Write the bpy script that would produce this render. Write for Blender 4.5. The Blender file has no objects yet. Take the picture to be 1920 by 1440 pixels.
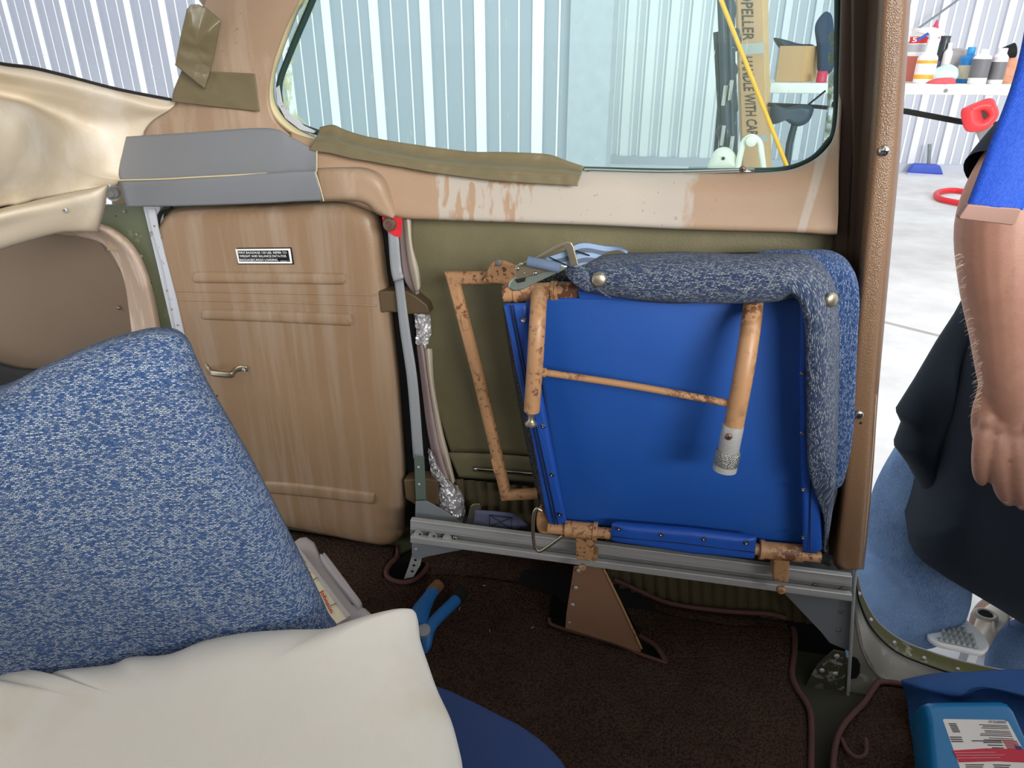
import bpy, bmesh, math, random
from mathutils import Vector as V, noise, Matrix
random.seed(4)
S = bpy.context.scene
COL = S.collection
# ---------------------------------------------------------------- camera, world, lights, exposure
F = 1331.0; YAW = math.radians(11); PIT = math.radians(25); CZ = 1.3; D = 1.05
cy, sy, cp, sp = math.cos(YAW), math.sin(YAW), math.cos(PIT), math.sin(PIT)
FW = V((-sy*cp, cy*cp, -sp)); RT = V((cy, sy, 0)); UP = V((-sy*sp, cy*sp, cp)); CAM = V((0, 0, CZ))
cd = bpy.data.cameras.new('camera'); cam = bpy.data.objects.new('camera', cd); COL.objects.link(cam)
cam.location = CAM; cam.rotation_euler = (math.pi/2-PIT, 0, YAW)
cd.sensor_width = 36; cd.lens = F/1920*36; cd.clip_start = .02
S.camera = cam
w = bpy.data.worlds.new('daylight'); S.world = w; w.use_nodes = True
bg = w.node_tree.nodes['Background']; bg.inputs[0].default_value = (.90, .95, 1, 1); bg.inputs[1].default_value = .95
def area(name, loc, target, sx, sy_, power, color=(1, 1, 1)):
    l = bpy.data.lights.new(name, 'AREA'); l.shape = 'RECTANGLE'; l.size = sx; l.size_y = sy_; l.energy = power; l.color = color
    o = bpy.data.objects.new(name, l); COL.objects.link(o); o.location = loc
    o.rotation_euler = (V(target)-V(loc)).to_track_quat('-Z', 'Y').to_euler(); return o
area('hangar_door_daylight', (4.2, -5.0, 2.9), (-.3, 4.0, .9), 4.0, 2.2, 640, (1, .98, .95))
area('rear_skylight_daylight', (-3.2, -1.2, 3.4), (-.9, .9, 1.0), 1.6, 1.6, 72, (1, .98, .95))
S.view_settings.view_transform = 'Standard'; S.view_settings.look = 'None'
S.view_settings.gamma = 1; S.view_settings.use_curve_mapping = False; S.view_settings.exposure = .3
# ---------------------------------------------------------------- pixel -> place in the cabin
def ray(px, py):
    return FW+RT*((px-960)/F)+UP*((720-py)/F)
def W(px, py, off=0):            # on the plane `off` metres inboard of the side wall
    r = ray(px, py); return CAM+r*((D-off)/r.y)
def Zp(px, py, z):
    r = ray(px, py); return CAM+r*((z-CZ)/r.z)
def ss(a, b, x):
    t = max(0, min(1, (x-a)/(b-a))); return t*t*(3-2*t)
def zf(x): return .372+.072*ss(-.05, -.45, x)
def G(px, py, dz=0):             # on the cabin floor
    z = .4
    for _ in range(12): p = Zp(px, py, z+dz); z = zf(p.x)
    return p
def Pn(px, py, o, n):            # on a plane through o with normal n
    r = ray(px, py); return CAM+r*((V(o)-CAM).dot(V(n))/r.dot(V(n)))
# ---------------------------------------------------------------- materials
def lin(c): return tuple(((x/255+.055)/1.055)**2.4 if x > 10 else x/255/12.92 for x in c)+(1,)
class NT:
    def __init__(s, name):
        s.m = bpy.data.materials.new(name); s.m.use_nodes = True; s.t = s.m.node_tree; s.b = s.t.nodes['Principled BSDF']
    def n(s, kind, **k):
        x = s.t.nodes.new('ShaderNode'+kind)
        for a, v in k.items():
            if hasattr(x, a) and a not in ('Scale',): setattr(x, a, v)
            else: s.si(x, a, v)
        return x
    def si(s, x, a, v):
        a = a.replace('_', ' ') if isinstance(a, str) and a.replace('_', ' ') in x.inputs else a
        if isinstance(v, bpy.types.NodeSocket): s.t.links.new(v, x.inputs[a])
        else: x.inputs[a].default_value = v
    def co(s, kind='Object', scale=(1, 1, 1), rot=(0, 0, 0)):
        tc = s.n('TexCoord'); mp = s.n('Mapping'); s.t.links.new(tc.outputs[kind], mp.inputs[0])
        mp.inputs['Scale'].default_value = scale; mp.inputs['Rotation'].default_value = rot; return mp.outputs[0]
    def noise(s, vec, scale, detail=3, rough=.5):
        x = s.n('TexNoise'); s.t.links.new(vec, x.inputs['Vector']); x.inputs['Scale'].default_value = scale
        x.inputs['Detail'].default_value = detail; x.inputs['Roughness'].default_value = rough; return x.outputs['Fac']
    def ramp(s, fac, stops):
        x = s.n('ValToRGB'); s.t.links.new(fac, x.inputs[0]); e = x.color_ramp.elements
        while len(e) < len(stops): e.new(.5)
        for i, (p, c) in enumerate(stops): e[i].position = p; e[i].color = c if len(c) == 4 else tuple(c)+(1,)
        return x.outputs[0]
    def mix(s, fac, a, b, mode='MIX'):
        x = s.n('Mix', data_type='RGBA', blend_type=mode)
        for i, v in ((0, fac), (6, a), (7, b)):
            if isinstance(v, bpy.types.NodeSocket): s.t.links.new(v, x.inputs[i])
            else: x.inputs[i].default_value = v
        return x.outputs[2]
    def math(s, op, a, b=0, c=0):
        x = s.n('Math', operation=op)
        for i, v in enumerate((a, b, c)):
            if isinstance(v, bpy.types.NodeSocket): s.t.links.new(v, x.inputs[i])
            else: x.inputs[i].default_value = v
        return x.outputs[0]
    def base(s, v): 
        if isinstance(v, bpy.types.NodeSocket): s.t.links.new(v, s.b.inputs['Base Color'])
        else: s.b.inputs['Base Color'].default_value = v
    def bump(s, h, strength=.3, dist=.001):
        x = s.n('Bump'); x.inputs['Strength'].default_value = strength; x.inputs['Distance'].default_value = dist
        s.t.links.new(h, x.inputs['Height']); s.t.links.new(x.outputs[0], s.b.inputs['Normal'])
    def rm(s, r, m=0, spec=.5):
        s.b.inputs['Roughness'].default_value = r; s.b.inputs['Metallic'].default_value = m; s.b.inputs['Specular IOR Level'].default_value = spec; return s
def K(*v): return tuple(v)+(1,)
def simple(name, rgb, rough=.6, metal=0, var=.12, vs=14, grain=0, gd=.0006, spec=.4):
    t = NT(name); c = lin(rgb); co = t.co()
    dark = tuple(x*(1-var) for x in c[:3])+(1,); lite = tuple(min(1, x*(1+var)) for x in c[:3])+(1,)
    t.base(t.mix(t.noise(co, vs, 4), dark, lite))
    if grain: t.bump(t.noise(co, grain, 3), .5, gd)
    t.rm(rough, metal, spec); return t.m
def leather(name, rgb, faded=None, fade_scale=(9, 9, .8), fade_lo=.52, fade_hi=.68, cell=420, rough=.5, st=.35, extra=None):
    t = NT(name); co = t.co(); c = lin(rgb); col = t.mix(t.noise(co, 6, 4), tuple(x*.86 for x in c[:3])+(1,), tuple(min(1, x*1.12) for x in c[:3])+(1,))
    if faded:
        f = t.ramp(t.noise(t.co('Object', fade_scale), 3.0, 5, .6), [(fade_lo, K(0, 0, 0)), (fade_hi, K(1, 1, 1))])
        col = t.mix(f, col, lin(faded))
    if extra:
        sp_ = t.ramp(t.noise(co, 160, 2), [(.66, K(0, 0, 0)), (.72, K(1, 1, 1))]); col = t.mix(sp_, col, lin(extra))
    t.base(col); v = t.n('TexVoronoi'); t.t.links.new(co, v.inputs['Vector']); v.inputs['Scale'].default_value = cell
    t.bump(v.outputs['Distance'], st, .0006); t.rm(rough); return t.m
def chipped(name, rgb, under, scale=60, lo=.58, hi=.61, rough=.45, metal_under=0, stretch=(1, 1, 1)):
    t = NT(name); co = t.co('Object', stretch); f = t.ramp(t.noise(co, scale, 6, .62), [(lo, K(0, 0, 0)), (hi, K(1, 1, 1))])
    big = t.ramp(t.noise(co, scale*.16, 2), [(.38, K(0, 0, 0)), (.62, K(1, 1, 1))]); f = t.mix(1.0, f, big, 'MULTIPLY')
    c = lin(rgb); a = t.mix(t.noise(co, 9, 3), tuple(x*.85 for x in c[:3])+(1,), tuple(min(1, x*1.12) for x in c[:3])+(1,))
    t.base(t.mix(f, a, lin(under))); inv = t.n('Invert'); t.t.links.new(f, inv.inputs[1]); t.bump(inv.outputs[0], .5, .0004)
    if metal_under: t.t.links.new(t.math('MULTIPLY', f, metal_under), t.b.inputs['Metallic'])
    mt = metal_under; t.rm(rough)
    if mt: t.t.links.new(t.math('MULTIPLY', f, mt), t.b.inputs['Metallic'])
    return t.m
def tweed(name, dark, mid, lite, sc=1.0, rot=0, vac=0):
    """fine blue weave with slubs of pale thread; bumps follow the threads"""
    t = NT(name); co = t.co('UV', (1, 1, 1), (0, 0, rot))
    wob = t.n('TexNoise'); t.t.links.new(co, wob.inputs['Vector']); wob.inputs['Scale'].default_value = 240/sc; wob.inputs['Detail'].default_value = 3
    vm = t.n('VectorMath', operation='MULTIPLY_ADD'); t.t.links.new(wob.outputs['Color'], vm.inputs[0]); vm.inputs[1].default_value = (.0030*sc, .0024*sc, 0); t.t.links.new(co, vm.inputs[2])
    def brick(w_, h, mo):
        b = t.n('TexBrick'); t.t.links.new(vm.outputs[0], b.inputs['Vector']); b.offset = .37
        for k, x in (('Scale', 1), ('Brick Width', w_*sc), ('Row Height', h*sc), ('Mortar Size', mo*sc), ('Mortar Smooth', 1), ('Bias', vac)): b.inputs[k].default_value = x
        b.inputs['Color1'].default_value = K(0, 0, 0); b.inputs['Color2'].default_value = K(1, 1, 1); b.inputs['Mortar'].default_value = K(0, 0, 0); return b
    b1 = brick(.0030, .0016, .00055); b2 = brick(.0013, .0011, .0004)
    base = t.mix(t.ramp(b2.outputs['Color'], [(.1, K(0, 0, 0)), (.8, K(1, 1, 1))]), lin(dark), lin(mid))
    slub = t.ramp(b1.outputs['Color'], [(.22, K(0, 0, 0)), (.80, K(1, 1, 1))])
    t.base(t.mix(slub, base, lin(lite)))
    h = t.math('ADD', t.math('MULTIPLY', b1.outputs['Fac'], -.7), t.math('MULTIPLY', b2.outputs['Fac'], -.5)); t.bump(h, .8, .0011*sc); t.rm(.95, 0, .1)
    t.b.inputs['Sheen Weight'].default_value = .12
    return t.m
def glassy(name, tint, alpha=.08, rough=.02, haze=None):
    t = NT(name); tr = t.n('BsdfTransparent'); tr.inputs[0].default_value = tint; gl = t.n('BsdfGlossy'); gl.inputs['Roughness'].default_value = rough
    co = t.co(); mx = t.n('MixShader'); mx.inputs[0].default_value = alpha
    t.t.links.new(tr.outputs[0], mx.inputs[1]); t.t.links.new(gl.outputs[0], mx.inputs[2]); last = mx
    if haze:      # dried sealant and dust on the pane, and fine scratches
        df = t.n('BsdfDiffuse'); df.inputs[0].default_value = lin(haze); m2 = t.n('MixShader')
        f = t.ramp(t.noise(co, 260, 2), [(.70, K(0, 0, 0)), (.76, K(.55, .55, .55))]); f2 = t.ramp(t.noise(t.co('Object', (40, 3, 3), (0, .5, 0)), 14, 2), [(.72, K(0, 0, 0)), (.75, K(.45, .45, .45))])
        t.t.links.new(t.math('ADD', t.math('MAXIMUM', f, f2), .05), m2.inputs[0]); t.t.links.new(mx.outputs[0], m2.inputs[1]); t.t.links.new(df.outputs[0], m2.inputs[2]); last = m2
    t.t.links.new(last.outputs[0], t.t.nodes['Material Output'].inputs[0]); return t.m
# ---------------------------------------------------------------- mesh helpers
def sm(x): return x
def cr(p0, p1, p2, p3, t):
    return .5*((2*p1)+(p2-p0)*t+(2*p0-5*p1+4*p2-p3)*t*t+(3*p1-p0-3*p2+p3)*t*t*t)
def spl(pts, n, closed=False):
    pts = [p if isinstance(p, (float, int)) else V(p) for p in pts]; m = len(pts)
    if m < 3 and not closed: return [pts[0]+(pts[-1]-pts[0])*(i/(n-1)) for i in range(n)]
    out = []; seg = m if closed else m-1; N = n if closed else n-1
    for i in range(n):
        u = i*seg/N; k = min(int(u), seg-1); t = u-k
        g = (lambda j: pts[j % m]) if closed else (lambda j: pts[max(0, min(m-1, j))])
        a, b, c, d = g(k-1), g(k), g(k+1), g(k+2)
        if not closed and k == 0: a = b*2-c
        if not closed and k == m-2: d = c*2-b
        out.append(cr(a, b, c, d, t))
    return out
def poly(pts, n):                 # even resample of a closed polygon, corners kept roughly
    pts = [V(p) for p in pts]; L = [(pts[(i+1) % len(pts)]-pts[i]).length for i in range(len(pts))]; T = sum(L); out = []
    for i in range(len(pts)):
        k = max(1, round(n*L[i]/T))
        for j in range(k): out.append(pts[i].lerp(pts[(i+1) % len(pts)], j/k))
    return out
def mk(name, verts, faces, mat, parent=None, uv=None, smooth=True, label=None):
    me = bpy.data.meshes.new(name); me.from_pydata([tuple(v) for v in verts], [], faces)
    if smooth is not None: me.shade_smooth() if smooth else me.shade_flat()
    if uv:
        l = me.uv_layers.new(name='UVMap')
        for p in me.polygons:
            for li, vi in zip(p.loop_indices, p.vertices): l.data[li].uv = uv[vi]
    for m_ in (mat if isinstance(mat, (list, tuple)) else [mat]): me.materials.append(m_)
    me.update(); bm = bmesh.new(); bm.from_mesh(me); bmesh.ops.recalc_face_normals(bm, faces=bm.faces); bm.to_mesh(me); bm.free()
    o = bpy.data.objects.new(name, me); COL.objects.link(o)
    if parent is not None: setp(o, parent)
    if label: o['label'] = label
    return o
def setp(o, parent):
    o.parent = parent; bpy.context.view_layer.update() if False else None
    mw = Matrix.Translation(parent.location) if parent.parent is None else Matrix.Identity(4)
    if parent.type == 'EMPTY': o.matrix_parent_inverse = mw.inverted()
def thing(name, label, cat, loc, group=None):
    o = bpy.data.objects.new(name, None); COL.objects.link(o); o.location = loc; o.empty_display_size = .05
    o['label'] = label; o['category'] = cat
    if group: o['group'] = group
    return o
def tag(o, label=None, cat=None, group=None, kind=None):
    for k, v in (('label', label), ('category', cat), ('group', group), ('kind', kind)):
        if v: o[k] = v
    return o
def bev(o, w_=.002, seg=2, ang=35):
    m = o.modifiers.new('bevel', 'BEVEL'); m.width = w_; m.segments = seg; m.limit_method = 'ANGLE'; m.angle_limit = math.radians(ang)
    o.data.shade_smooth(); n = o.modifiers.new('wn', 'WEIGHTED_NORMAL'); return o
def solid(o, th, offset=-1):
    m = o.modifiers.new('solid', 'SOLIDIFY'); m.thickness = th; m.offset = offset; return o
def slab(name, pts, th, mat, parent=None, b=.0015, direc=(0, 1, 0), seg=2, label=None, spn=0):
    """polygon given by its front face, extruded `th` along direc"""
    P = [V(p) for p in pts]
    if spn: P = spl(P, spn, True)
    d = V(direc).normalized()*th; n = len(P)
    vs = P+[p+d for p in P]; fs = [list(range(n)), list(range(2*n-1, n-1, -1))]+[[i, (i+1) % n, n+(i+1) % n, n+i] for i in range(n)]
    o = mk(name, vs, fs, mat, parent, [(v.x, v.z) for v in vs], False, label)
    if b: bev(o, b, seg)
    return o
def puff(name, pts, H, mat, parent=None, Hb=.0, n=96, edge=.25, rings=9, normal=None, centre=None, disp=None, label=None, back=True, smooth_outline=True, power=.5, fine=0):
    P = spl(pts, n, True) if smooth_outline else poly(pts, n)
    n = len(P); c = V(centre) if centre is not None else sum(P, V())/n
    nn = V((0, 0, 0))
    for i in range(n): nn += (P[i]-c).cross(P[(i+1) % n]-c)
    nn.normalize()
    if nn.dot(CAM-c) < 0: nn = -nn
    if normal is not None: nn = V(normal).normalized()
    tu = nn.cross(V((0, 0, 1))); tu = tu.normalized() if tu.length > .01 else V((1, 0, 0)); tv = nn.cross(tu)
    vs = []; uv = []; fs = []
    ts = [1-math.cos(i/rings*math.pi/2*.999) for i in range(rings+1)]
    ts = [0, .02, .05, .1, .17, .26, .38, .5, .63, .77, .9][:11] if rings >= 9 else ts
    if fine: ts = sorted(set(ts[:5]+[i/fine for i in range(1, fine)]))
    R = len(ts)
    def ring(t, h, sgn):
        for i in range(n):
            p = P[i].lerp(c, t)+nn*h*sgn; ex = (P[i]-c); ex = (ex-nn*ex.dot(nn)).normalized()*max(0, (H if sgn > 0 else Hb+H)-h*sgn*(sgn > 0)+h*(sgn < 0))*.85
            if disp and sgn > 0: p = p+nn*disp(p, t)
            vs.append(p); uv.append(((p+ex-c).dot(tu), (p+ex-c).dot(tv)))
    for t in ts: q = min(t/edge, 1); ring(t, H*(1-(1-q)**2)**power, 1)
    p = c+nn*H
    if disp: p = p+nn*disp(p, 1)
    vs.append(p); uv.append((0, 0)); top = len(vs)-1
    for r in range(R-1):
        for i in range(n): j = (i+1) % n; fs.append([r*n+i, r*n+j, (r+1)*n+j, (r+1)*n+i])
    for i in range(n): fs.append([(R-1)*n+i, (R-1)*n+(i+1) % n, top])
    if back:
        b0 = len(vs); bt = [.04, .15, .5]
        for t in bt: q = min(t/edge, 1); ring(t, Hb*(1-(1-q)**2)**power, -1)
        vs.append(c-nn*Hb); uv.append((0, 0)); bc = len(vs)-1
        for i in range(n): j = (i+1) % n; fs.append([j, i, b0+i, b0+j])
        for r in range(2):
            for i in range(n): j = (i+1) % n; fs.append([b0+r*n+j, b0+r*n+i, b0+(r+1)*n+i, b0+(r+1)*n+j])
        for i in range(n): fs.append([b0+2*n+(i+1) % n, b0+2*n+i, bc])
    return mk(name, vs, fs, mat, parent, uv, True, label)
def loft(name, rows, mat, parent=None, nu=40, nv=20, th=0, closed=False, label=None, lin_v=False, disp=None, toff=-1):
    """surface through rows of 3D points; th>0 gives it thickness away from the viewer"""
    rr = [spl(r, nu, closed) for r in rows]; cols = []
    for i in range(nu):
        c = [r[i] for r in rr]
        if lin_v:
            L = []; k = len(c)-1
            for j in range(nv): u = j*k/(nv-1); a = min(int(u), k-1); L.append(c[a].lerp(c[a+1], u-a))
            cols.append(L)
        else: cols.append(spl(c, nv))
    vs = []; uv = []; 
    for j in range(nv):
        s = 0
        for i in range(nu):
            p = cols[i][j]
            if i: s += (p-cols[i-1][j]).length
            q = V(p)
            if disp: q = q+disp(p, i/(nu-1), j/(nv-1))
            vs.append(q); uv.append([s, 0])
    for i in range(nu):
        s = 0
        for j in range(nv):
            if j: s += (cols[i][j]-cols[i][j-1]).length
            uv[j*nu+i][1] = s
    fs = []; m = nu if closed else nu-1
    for j in range(nv-1):
        for i in range(m): k = (i+1) % nu; fs.append([j*nu+i, j*nu+k, (j+1)*nu+k, (j+1)*nu+i])
    if not closed and th:
        me_n = sum((((vs[f[1]]-vs[f[0]]).cross(vs[f[3]]-vs[f[0]])) for f in fs), V())
        mid = vs[len(vs)//2]
        if me_n.dot(CAM-mid) < 0: fs = [f[::-1] for f in fs]
    o = mk_raw(name, vs, fs, mat, parent, uv, label)
    if th: solid(o, th, toff)
    return o
def mk_raw(name, vs, fs, mat, parent, uv, label):
    me = bpy.data.meshes.new(name); me.from_pydata([tuple(v) for v in vs], [], fs); me.shade_smooth()
    l = me.uv_layers.new(name='UVMap')
    for p in me.polygons:
        for li, vi in zip(p.loop_indices, p.vertices): l.data[li].uv = uv[vi]
    me.materials.append(mat); o = bpy.data.objects.new(name, me); COL.objects.link(o)
    if parent is not None: setp(o, parent)
    if label: o['label'] = label
    return o
def tube(name, pts, r, mat, parent=None, seg=16, n=None, closed=False, sharp=False, label=None, flat=1.0, upv=None, caps=True):
    P = [V(p) for p in pts]
    rs = r if isinstance(r, (list, tuple)) else [r]*len(P)
    if not sharp and len(P) > 2:
        n = n or len(P)*6; P2 = spl(P, n, closed); rs = spl(list(map(float, rs)), n, closed); P = P2
    m = len(P); vs = []; uv = []; fs = []; s = 0; prev = None
    for i in range(m):
        if closed: t = (P[(i+1) % m]-P[i-1]).normalized()
        else: 
            a = (P[i]-P[i-1]).normalized() if i else (P[1]-P[0]).normalized(); b_ = (P[i+1]-P[i]).normalized() if i < m-1 else a; t = (a+b_).normalized()
        if prev is None:
            u = (V(upv) if upv else V((0, 0, 1)) if abs(t.z) < .9 else V((0, 1, 0))); u = (u-t*u.dot(t)).normalized()
        else: u = (prev-t*prev.dot(t)).normalized()
        prev = u; v = t.cross(u)
        k = 1.0
        if sharp and 0 < i < m-1: k = 1/max(.35, t.dot((P[i]-P[i-1]).normalized()))
        # mitre: stretch across the bend
        if k != 1.0:
            a = (P[i]-P[i-1]).normalized(); b_ = (P[i+1]-P[i]).normalized(); bd = (b_-a)
            bd = bd.normalized() if bd.length > 1e-4 else u
        for j in range(seg):
            an = 2*math.pi*j/seg; d = u*math.cos(an)*rs[i]+v*math.sin(an)*rs[i]*flat
            if k != 1.0: d = d+bd*d.dot(bd)*(k-1)
            vs.append(P[i]+d); uv.append((s, j/seg*6.28*rs[i]))
        if i < m-1: s += (P[i+1]-P[i]).length
    for i in range(m if closed else m-1):
        for j in range(seg): k = (j+1) % seg; a = i*seg; b = ((i+1) % m)*seg; fs.append([a+j, a+k, b+k, b+j])
    if not closed and caps: fs.append(list(range(seg))[::-1]); fs.append([(m-1)*seg+j for j in range(seg)])
    o = mk(name, vs, fs, mat, parent, uv, True, label)
    if sharp or True:
        md = o.modifiers.new('es', 'EDGE_SPLIT'); md.split_angle = math.radians(40)
    return o
def lathe(name, prof, base, axis, mat, parent=None, seg=24, label=None, sx=1, sharp=35):
    """prof = [(radius, height)...] around axis from base"""
    ax = V(axis).normalized(); u = ax.cross(V((0, 0, 1))); u = u.normalized() if u.length > .01 else V((1, 0, 0)); v = ax.cross(u); B = V(base)
    vs = []; uv = []; fs = []; m = len(prof)
    for r, h in prof:
        for j in range(seg): a = 2*math.pi*j/seg; vs.append(B+ax*h+u*math.cos(a)*r*sx+v*math.sin(a)*r); uv.append((j/seg*.1, h))
    for i in range(m-1):
        for j in range(seg): k = (j+1) % seg; fs.append([i*seg+j, i*seg+k, (i+1)*seg+k, (i+1)*seg+j])
    fs.append(list(range(seg))[::-1]); fs.append([(m-1)*seg+j for j in range(seg)])
    o = mk(name, vs, fs, mat, parent, uv, True, label); md = o.modifiers.new('es', 'EDGE_SPLIT'); md.split_angle = math.radians(sharp); return o
def box(name, c, s, mat, parent=None, rz=0, b=.002, label=None, ry=0, rx=0):
    R = Matrix.Rotation(rz, 3, 'Z') @ Matrix.Rotation(ry, 3, 'Y') @ Matrix.Rotation(rx, 3, 'X'); c = V(c)
    vs = [c+R @ V((s[0]*x/2, s[1]*y/2, s[2]*z/2)) for x in (-1, 1) for y in (-1, 1) for z in (-1, 1)]
    fs = [[0, 1, 3, 2], [4, 6, 7, 5], [0, 4, 5, 1], [2, 3, 7, 6], [0, 2, 6, 4], [1, 5, 7, 3]]
    o = mk(name, vs, fs, mat, parent, [(v.x, v.z) for v in vs], False, label)
    if b: bev(o, b)
    return o
def join(name, objs, mat=None, parent=None, label=None):
    """merge several freshly built meshes into ONE object (evaluated with modifiers)"""
    dg = bpy.context.evaluated_depsgraph_get(); bm = bmesh.new(); mats = []
    bpy.context.view_layer.update(); dg.update()
    for o in objs:
        me = bpy.data.meshes.new_from_object(o.evaluated_get(dg)); 
        idx = []
        for m_ in me.materials:
            if m_ not in mats: mats.append(m_)
            idx.append(mats.index(m_))
        for p in me.polygons: p.material_index = idx[min(p.material_index, len(idx)-1)] if idx else 0
        bm.from_mesh(me); bpy.data.meshes.remove(me)
    out = bpy.data.meshes.new(name); bm.to_mesh(out); bm.free()
    for m_ in mats: out.materials.append(m_)
    for o in objs: bpy.data.objects.remove(o, do_unlink=True)
    o = bpy.data.objects.new(name, out); COL.objects.link(o)
    if parent is not None: setp(o, parent)
    if label: o['label'] = label
    return o
def rivet(p, r, mat, parent, name='rivet', axis=(0, -1, 0), h=None):
    h = h or r*.5; return lathe(name, [(r, 0), (r*.92, h*.55), (r*.6, h*.9), (r*.05, h)], p, axis, mat, parent, 12, sharp=60)
def screw(p, r, mat, dark, parent, axis=(0, -1, 0), name='screw'):
    ax = V(axis).normalized(); s = rivet(p, r, mat, parent, name, axis, r*.45)
    u = ax.cross(V((0, 0, 1))).normalized(); v = ax.cross(u); c = V(p)+ax*r*.42; out = []
    vs = []; fs = []
    for a, b in ((u, v), (v, u)):
        k = len(vs); q = [c+a*r*.5+b*r*.1, c-a*r*.5+b*r*.1, c-a*r*.5-b*r*.1, c+a*r*.5-b*r*.1]
        vs += q+[x+ax*r*.07 for x in q]; fs += [[k, k+1, k+2, k+3], [k+7, k+6, k+5, k+4]]+[[k+i, k+(i+1) % 4, k+4+(i+1) % 4, k+4+i] for i in range(4)]
    x = mk('cross_slot', vs, fs, dark, None, None, False); x.parent = s if s.parent and s.parent.parent is None else s
    return s
def text_quad(name, body, quad, mat, parent=None, th=.0004, direc=(0, -1, 0), bold=0):
    """flat lettering laid bilinearly into quad TL,TR,BR,BL"""
    cu = bpy.data.curves.new(name, 'FONT'); cu.body = body; cu.resolution_u = 2; cu.offset = bold
    t = bpy.data.objects.new('tmp', cu); COL.objects.link(t); bpy.context.view_layer.update()
    me = bpy.data.meshes.new_from_object(t.evaluated_get(bpy.context.evaluated_depsgraph_get())); bpy.data.objects.remove(t)
    xs = [v.co.x for v in me.vertices]; ys = [v.co.y for v in me.vertices]; x0, x1, y0, y1 = min(xs), max(xs), min(ys), max(ys)
    TL, TR, BR, BL = [V(q) for q in quad]; d = V(direc)*th
    for v in me.vertices:
        a = (v.co.x-x0)/(x1-x0); b = (v.co.y-y0)/(y1-y0); v.co = BL.lerp(BR, a).lerp(TL.lerp(TR, a), b)+d
    me.materials.clear(); me.materials.append(mat); me.name = name
    o = bpy.data.objects.new(name, me); COL.objects.link(o)
    if parent is not None: setp(o, parent)
    return solid(o, th*.8, 0)
# ---------------------------------------------------------------- the materials of this place
M_tan = leather('tan_door_panel', (146, 118, 90), (168, 150, 132), (11, 11, .6), .46, .78, 500, .42, .25)
M_trim = leather('tan_trim', (162, 136, 111), (178, 157, 136), (8, 8, .7), .52, .70, 300, .5, .15, (160, 126, 100))
M_sill_ = leather('stained_sill_trim_unused', (184, 150, 120), (198, 180, 164), (10, 10, .45), .49, .53, 300, .45, .12, (166, 134, 108))
def sill_mat():
    t = NT('stained_sill_trim'); co = t.co(); sx = t.n('SeparateXYZ'); t.t.links.new(co, sx.inputs[0])
    n1 = t.noise(t.co('Object', (13, 13, 1.6)), 3.2, 4, .55); x = t.math('ADD', sx.outputs['X'], t.math('MULTIPLY', t.math('SUBTRACT', n1, .5), .07))
    def band(a, b, s): return t.math('MULTIPLY', t.ramp(t.math('MULTIPLY_ADD', x, 1/s, -a/s), [(0, K(0, 0, 0)), (1, K(1, 1, 1))]), t.ramp(t.math('MULTIPLY_ADD', x, -1/s, b/s), [(0, K(0, 0, 0)), (1, K(1, 1, 1))]))
    solid_ = band(-.17, .055, .01); part = t.math('MULTIPLY', band(-.30, -.15, .01), t.ramp(t.noise(t.co('Object', (26, 26, .9)), 3, 3), [(.42, K(0, 0, 0)), (.5, K(1, 1, 1))]))
    z2 = t.math('MULTIPLY_ADD', sx.outputs['Z'], -.16, sx.outputs['X']); x2 = t.math('ADD', z2, .16*1.1)
    def st2(a, s): return t.ramp(t.math('MULTIPLY_ADD', t.math('ABSOLUTE', t.math('SUBTRACT', x2, a)), -1/s, 1.6), [(0, K(0, 0, 0)), (.6, K(.7, .7, .7))])
    f = t.math('MAXIMUM', t.math('MAXIMUM', solid_, part), t.math('MAXIMUM', st2(.196, .004), st2(.297, .0035)))
    c = t.mix(t.noise(co, 8, 4), lin((156, 127, 101)), lin((174, 147, 122)))
    sp_ = t.ramp(t.noise(co, 140, 2), [(.69, K(0, 0, 0)), (.73, K(.6, .6, .6))]); c = t.mix(f, c, lin((180, 170, 158))); c = t.mix(sp_, c, lin((150, 122, 98)))
    t.base(c); t.bump(t.noise(co, 300, 3), .25, .0005); t.rm(.5); return t.m
M_sill = sill_mat()
M_cream = leather('cream_plastic', (212, 198, 175), (220, 210, 194), (4, 4, 3), .5, .62, 500, .5, .12)
M_post = leather('brown_leather_grain', (126, 96, 70), None, cell=640, rough=.32, st=.7)
M_groove = simple('dark_brown_channel', (78, 60, 48), .7, 0, .1, 10, 300)
M_olive = leather('olive_vinyl', (112, 106, 78), (124, 116, 86), (3, 3, 2), .45, .7, 260, .55, .35)
M_archb = simple('brown_bulkhead', (104, 88, 73), .75, 0, .16, 4, 400, .0004)
M_rim = leather('worn_tan_rim', (176, 150, 130), (200, 178, 160), (8, 8, 2), .5, .6, 400, .6, .2)
M_black = simple('near_black', (18, 17, 17), .8, 0, .2)
M_green = chipped('primer_green', (86, 92, 68), (120, 118, 100), 30, .62, .7)
M_grey = simple('grey_plastic', (122, 125, 130), .5, 0, .08, 8, 700, .0003)
M_tape = simple('olive_tape', (112, 102, 76), .38, 0, .14, 9, 60, .0012)
M_alu = NT('brushed_aluminium'); _c = M_alu.co('Object', (2, 60, 60)); M_alu.base(M_alu.ramp(M_alu.noise(_c, 8, 4), [(.3, lin((182, 182, 182))), (.7, lin((198, 198, 196)))])); M_alu = M_alu.rm(.38, .3).m
M_alud = chipped('worn_aluminium', (124, 124, 123), (88, 86, 82), 30, .55, .75, .55)
M_ming = chipped('chipped_zinc_green', (172, 166, 156), (60, 62, 44), 30, .36, .40, .4)
M_zinc = chipped('zinc_green_plate', (70, 70, 54), (165, 162, 152), 60, .53, .56, .5)
M_zband = chipped('olive_green_flange', (86, 84, 50), (150, 145, 130), 22, .60, .64, .5)
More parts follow.
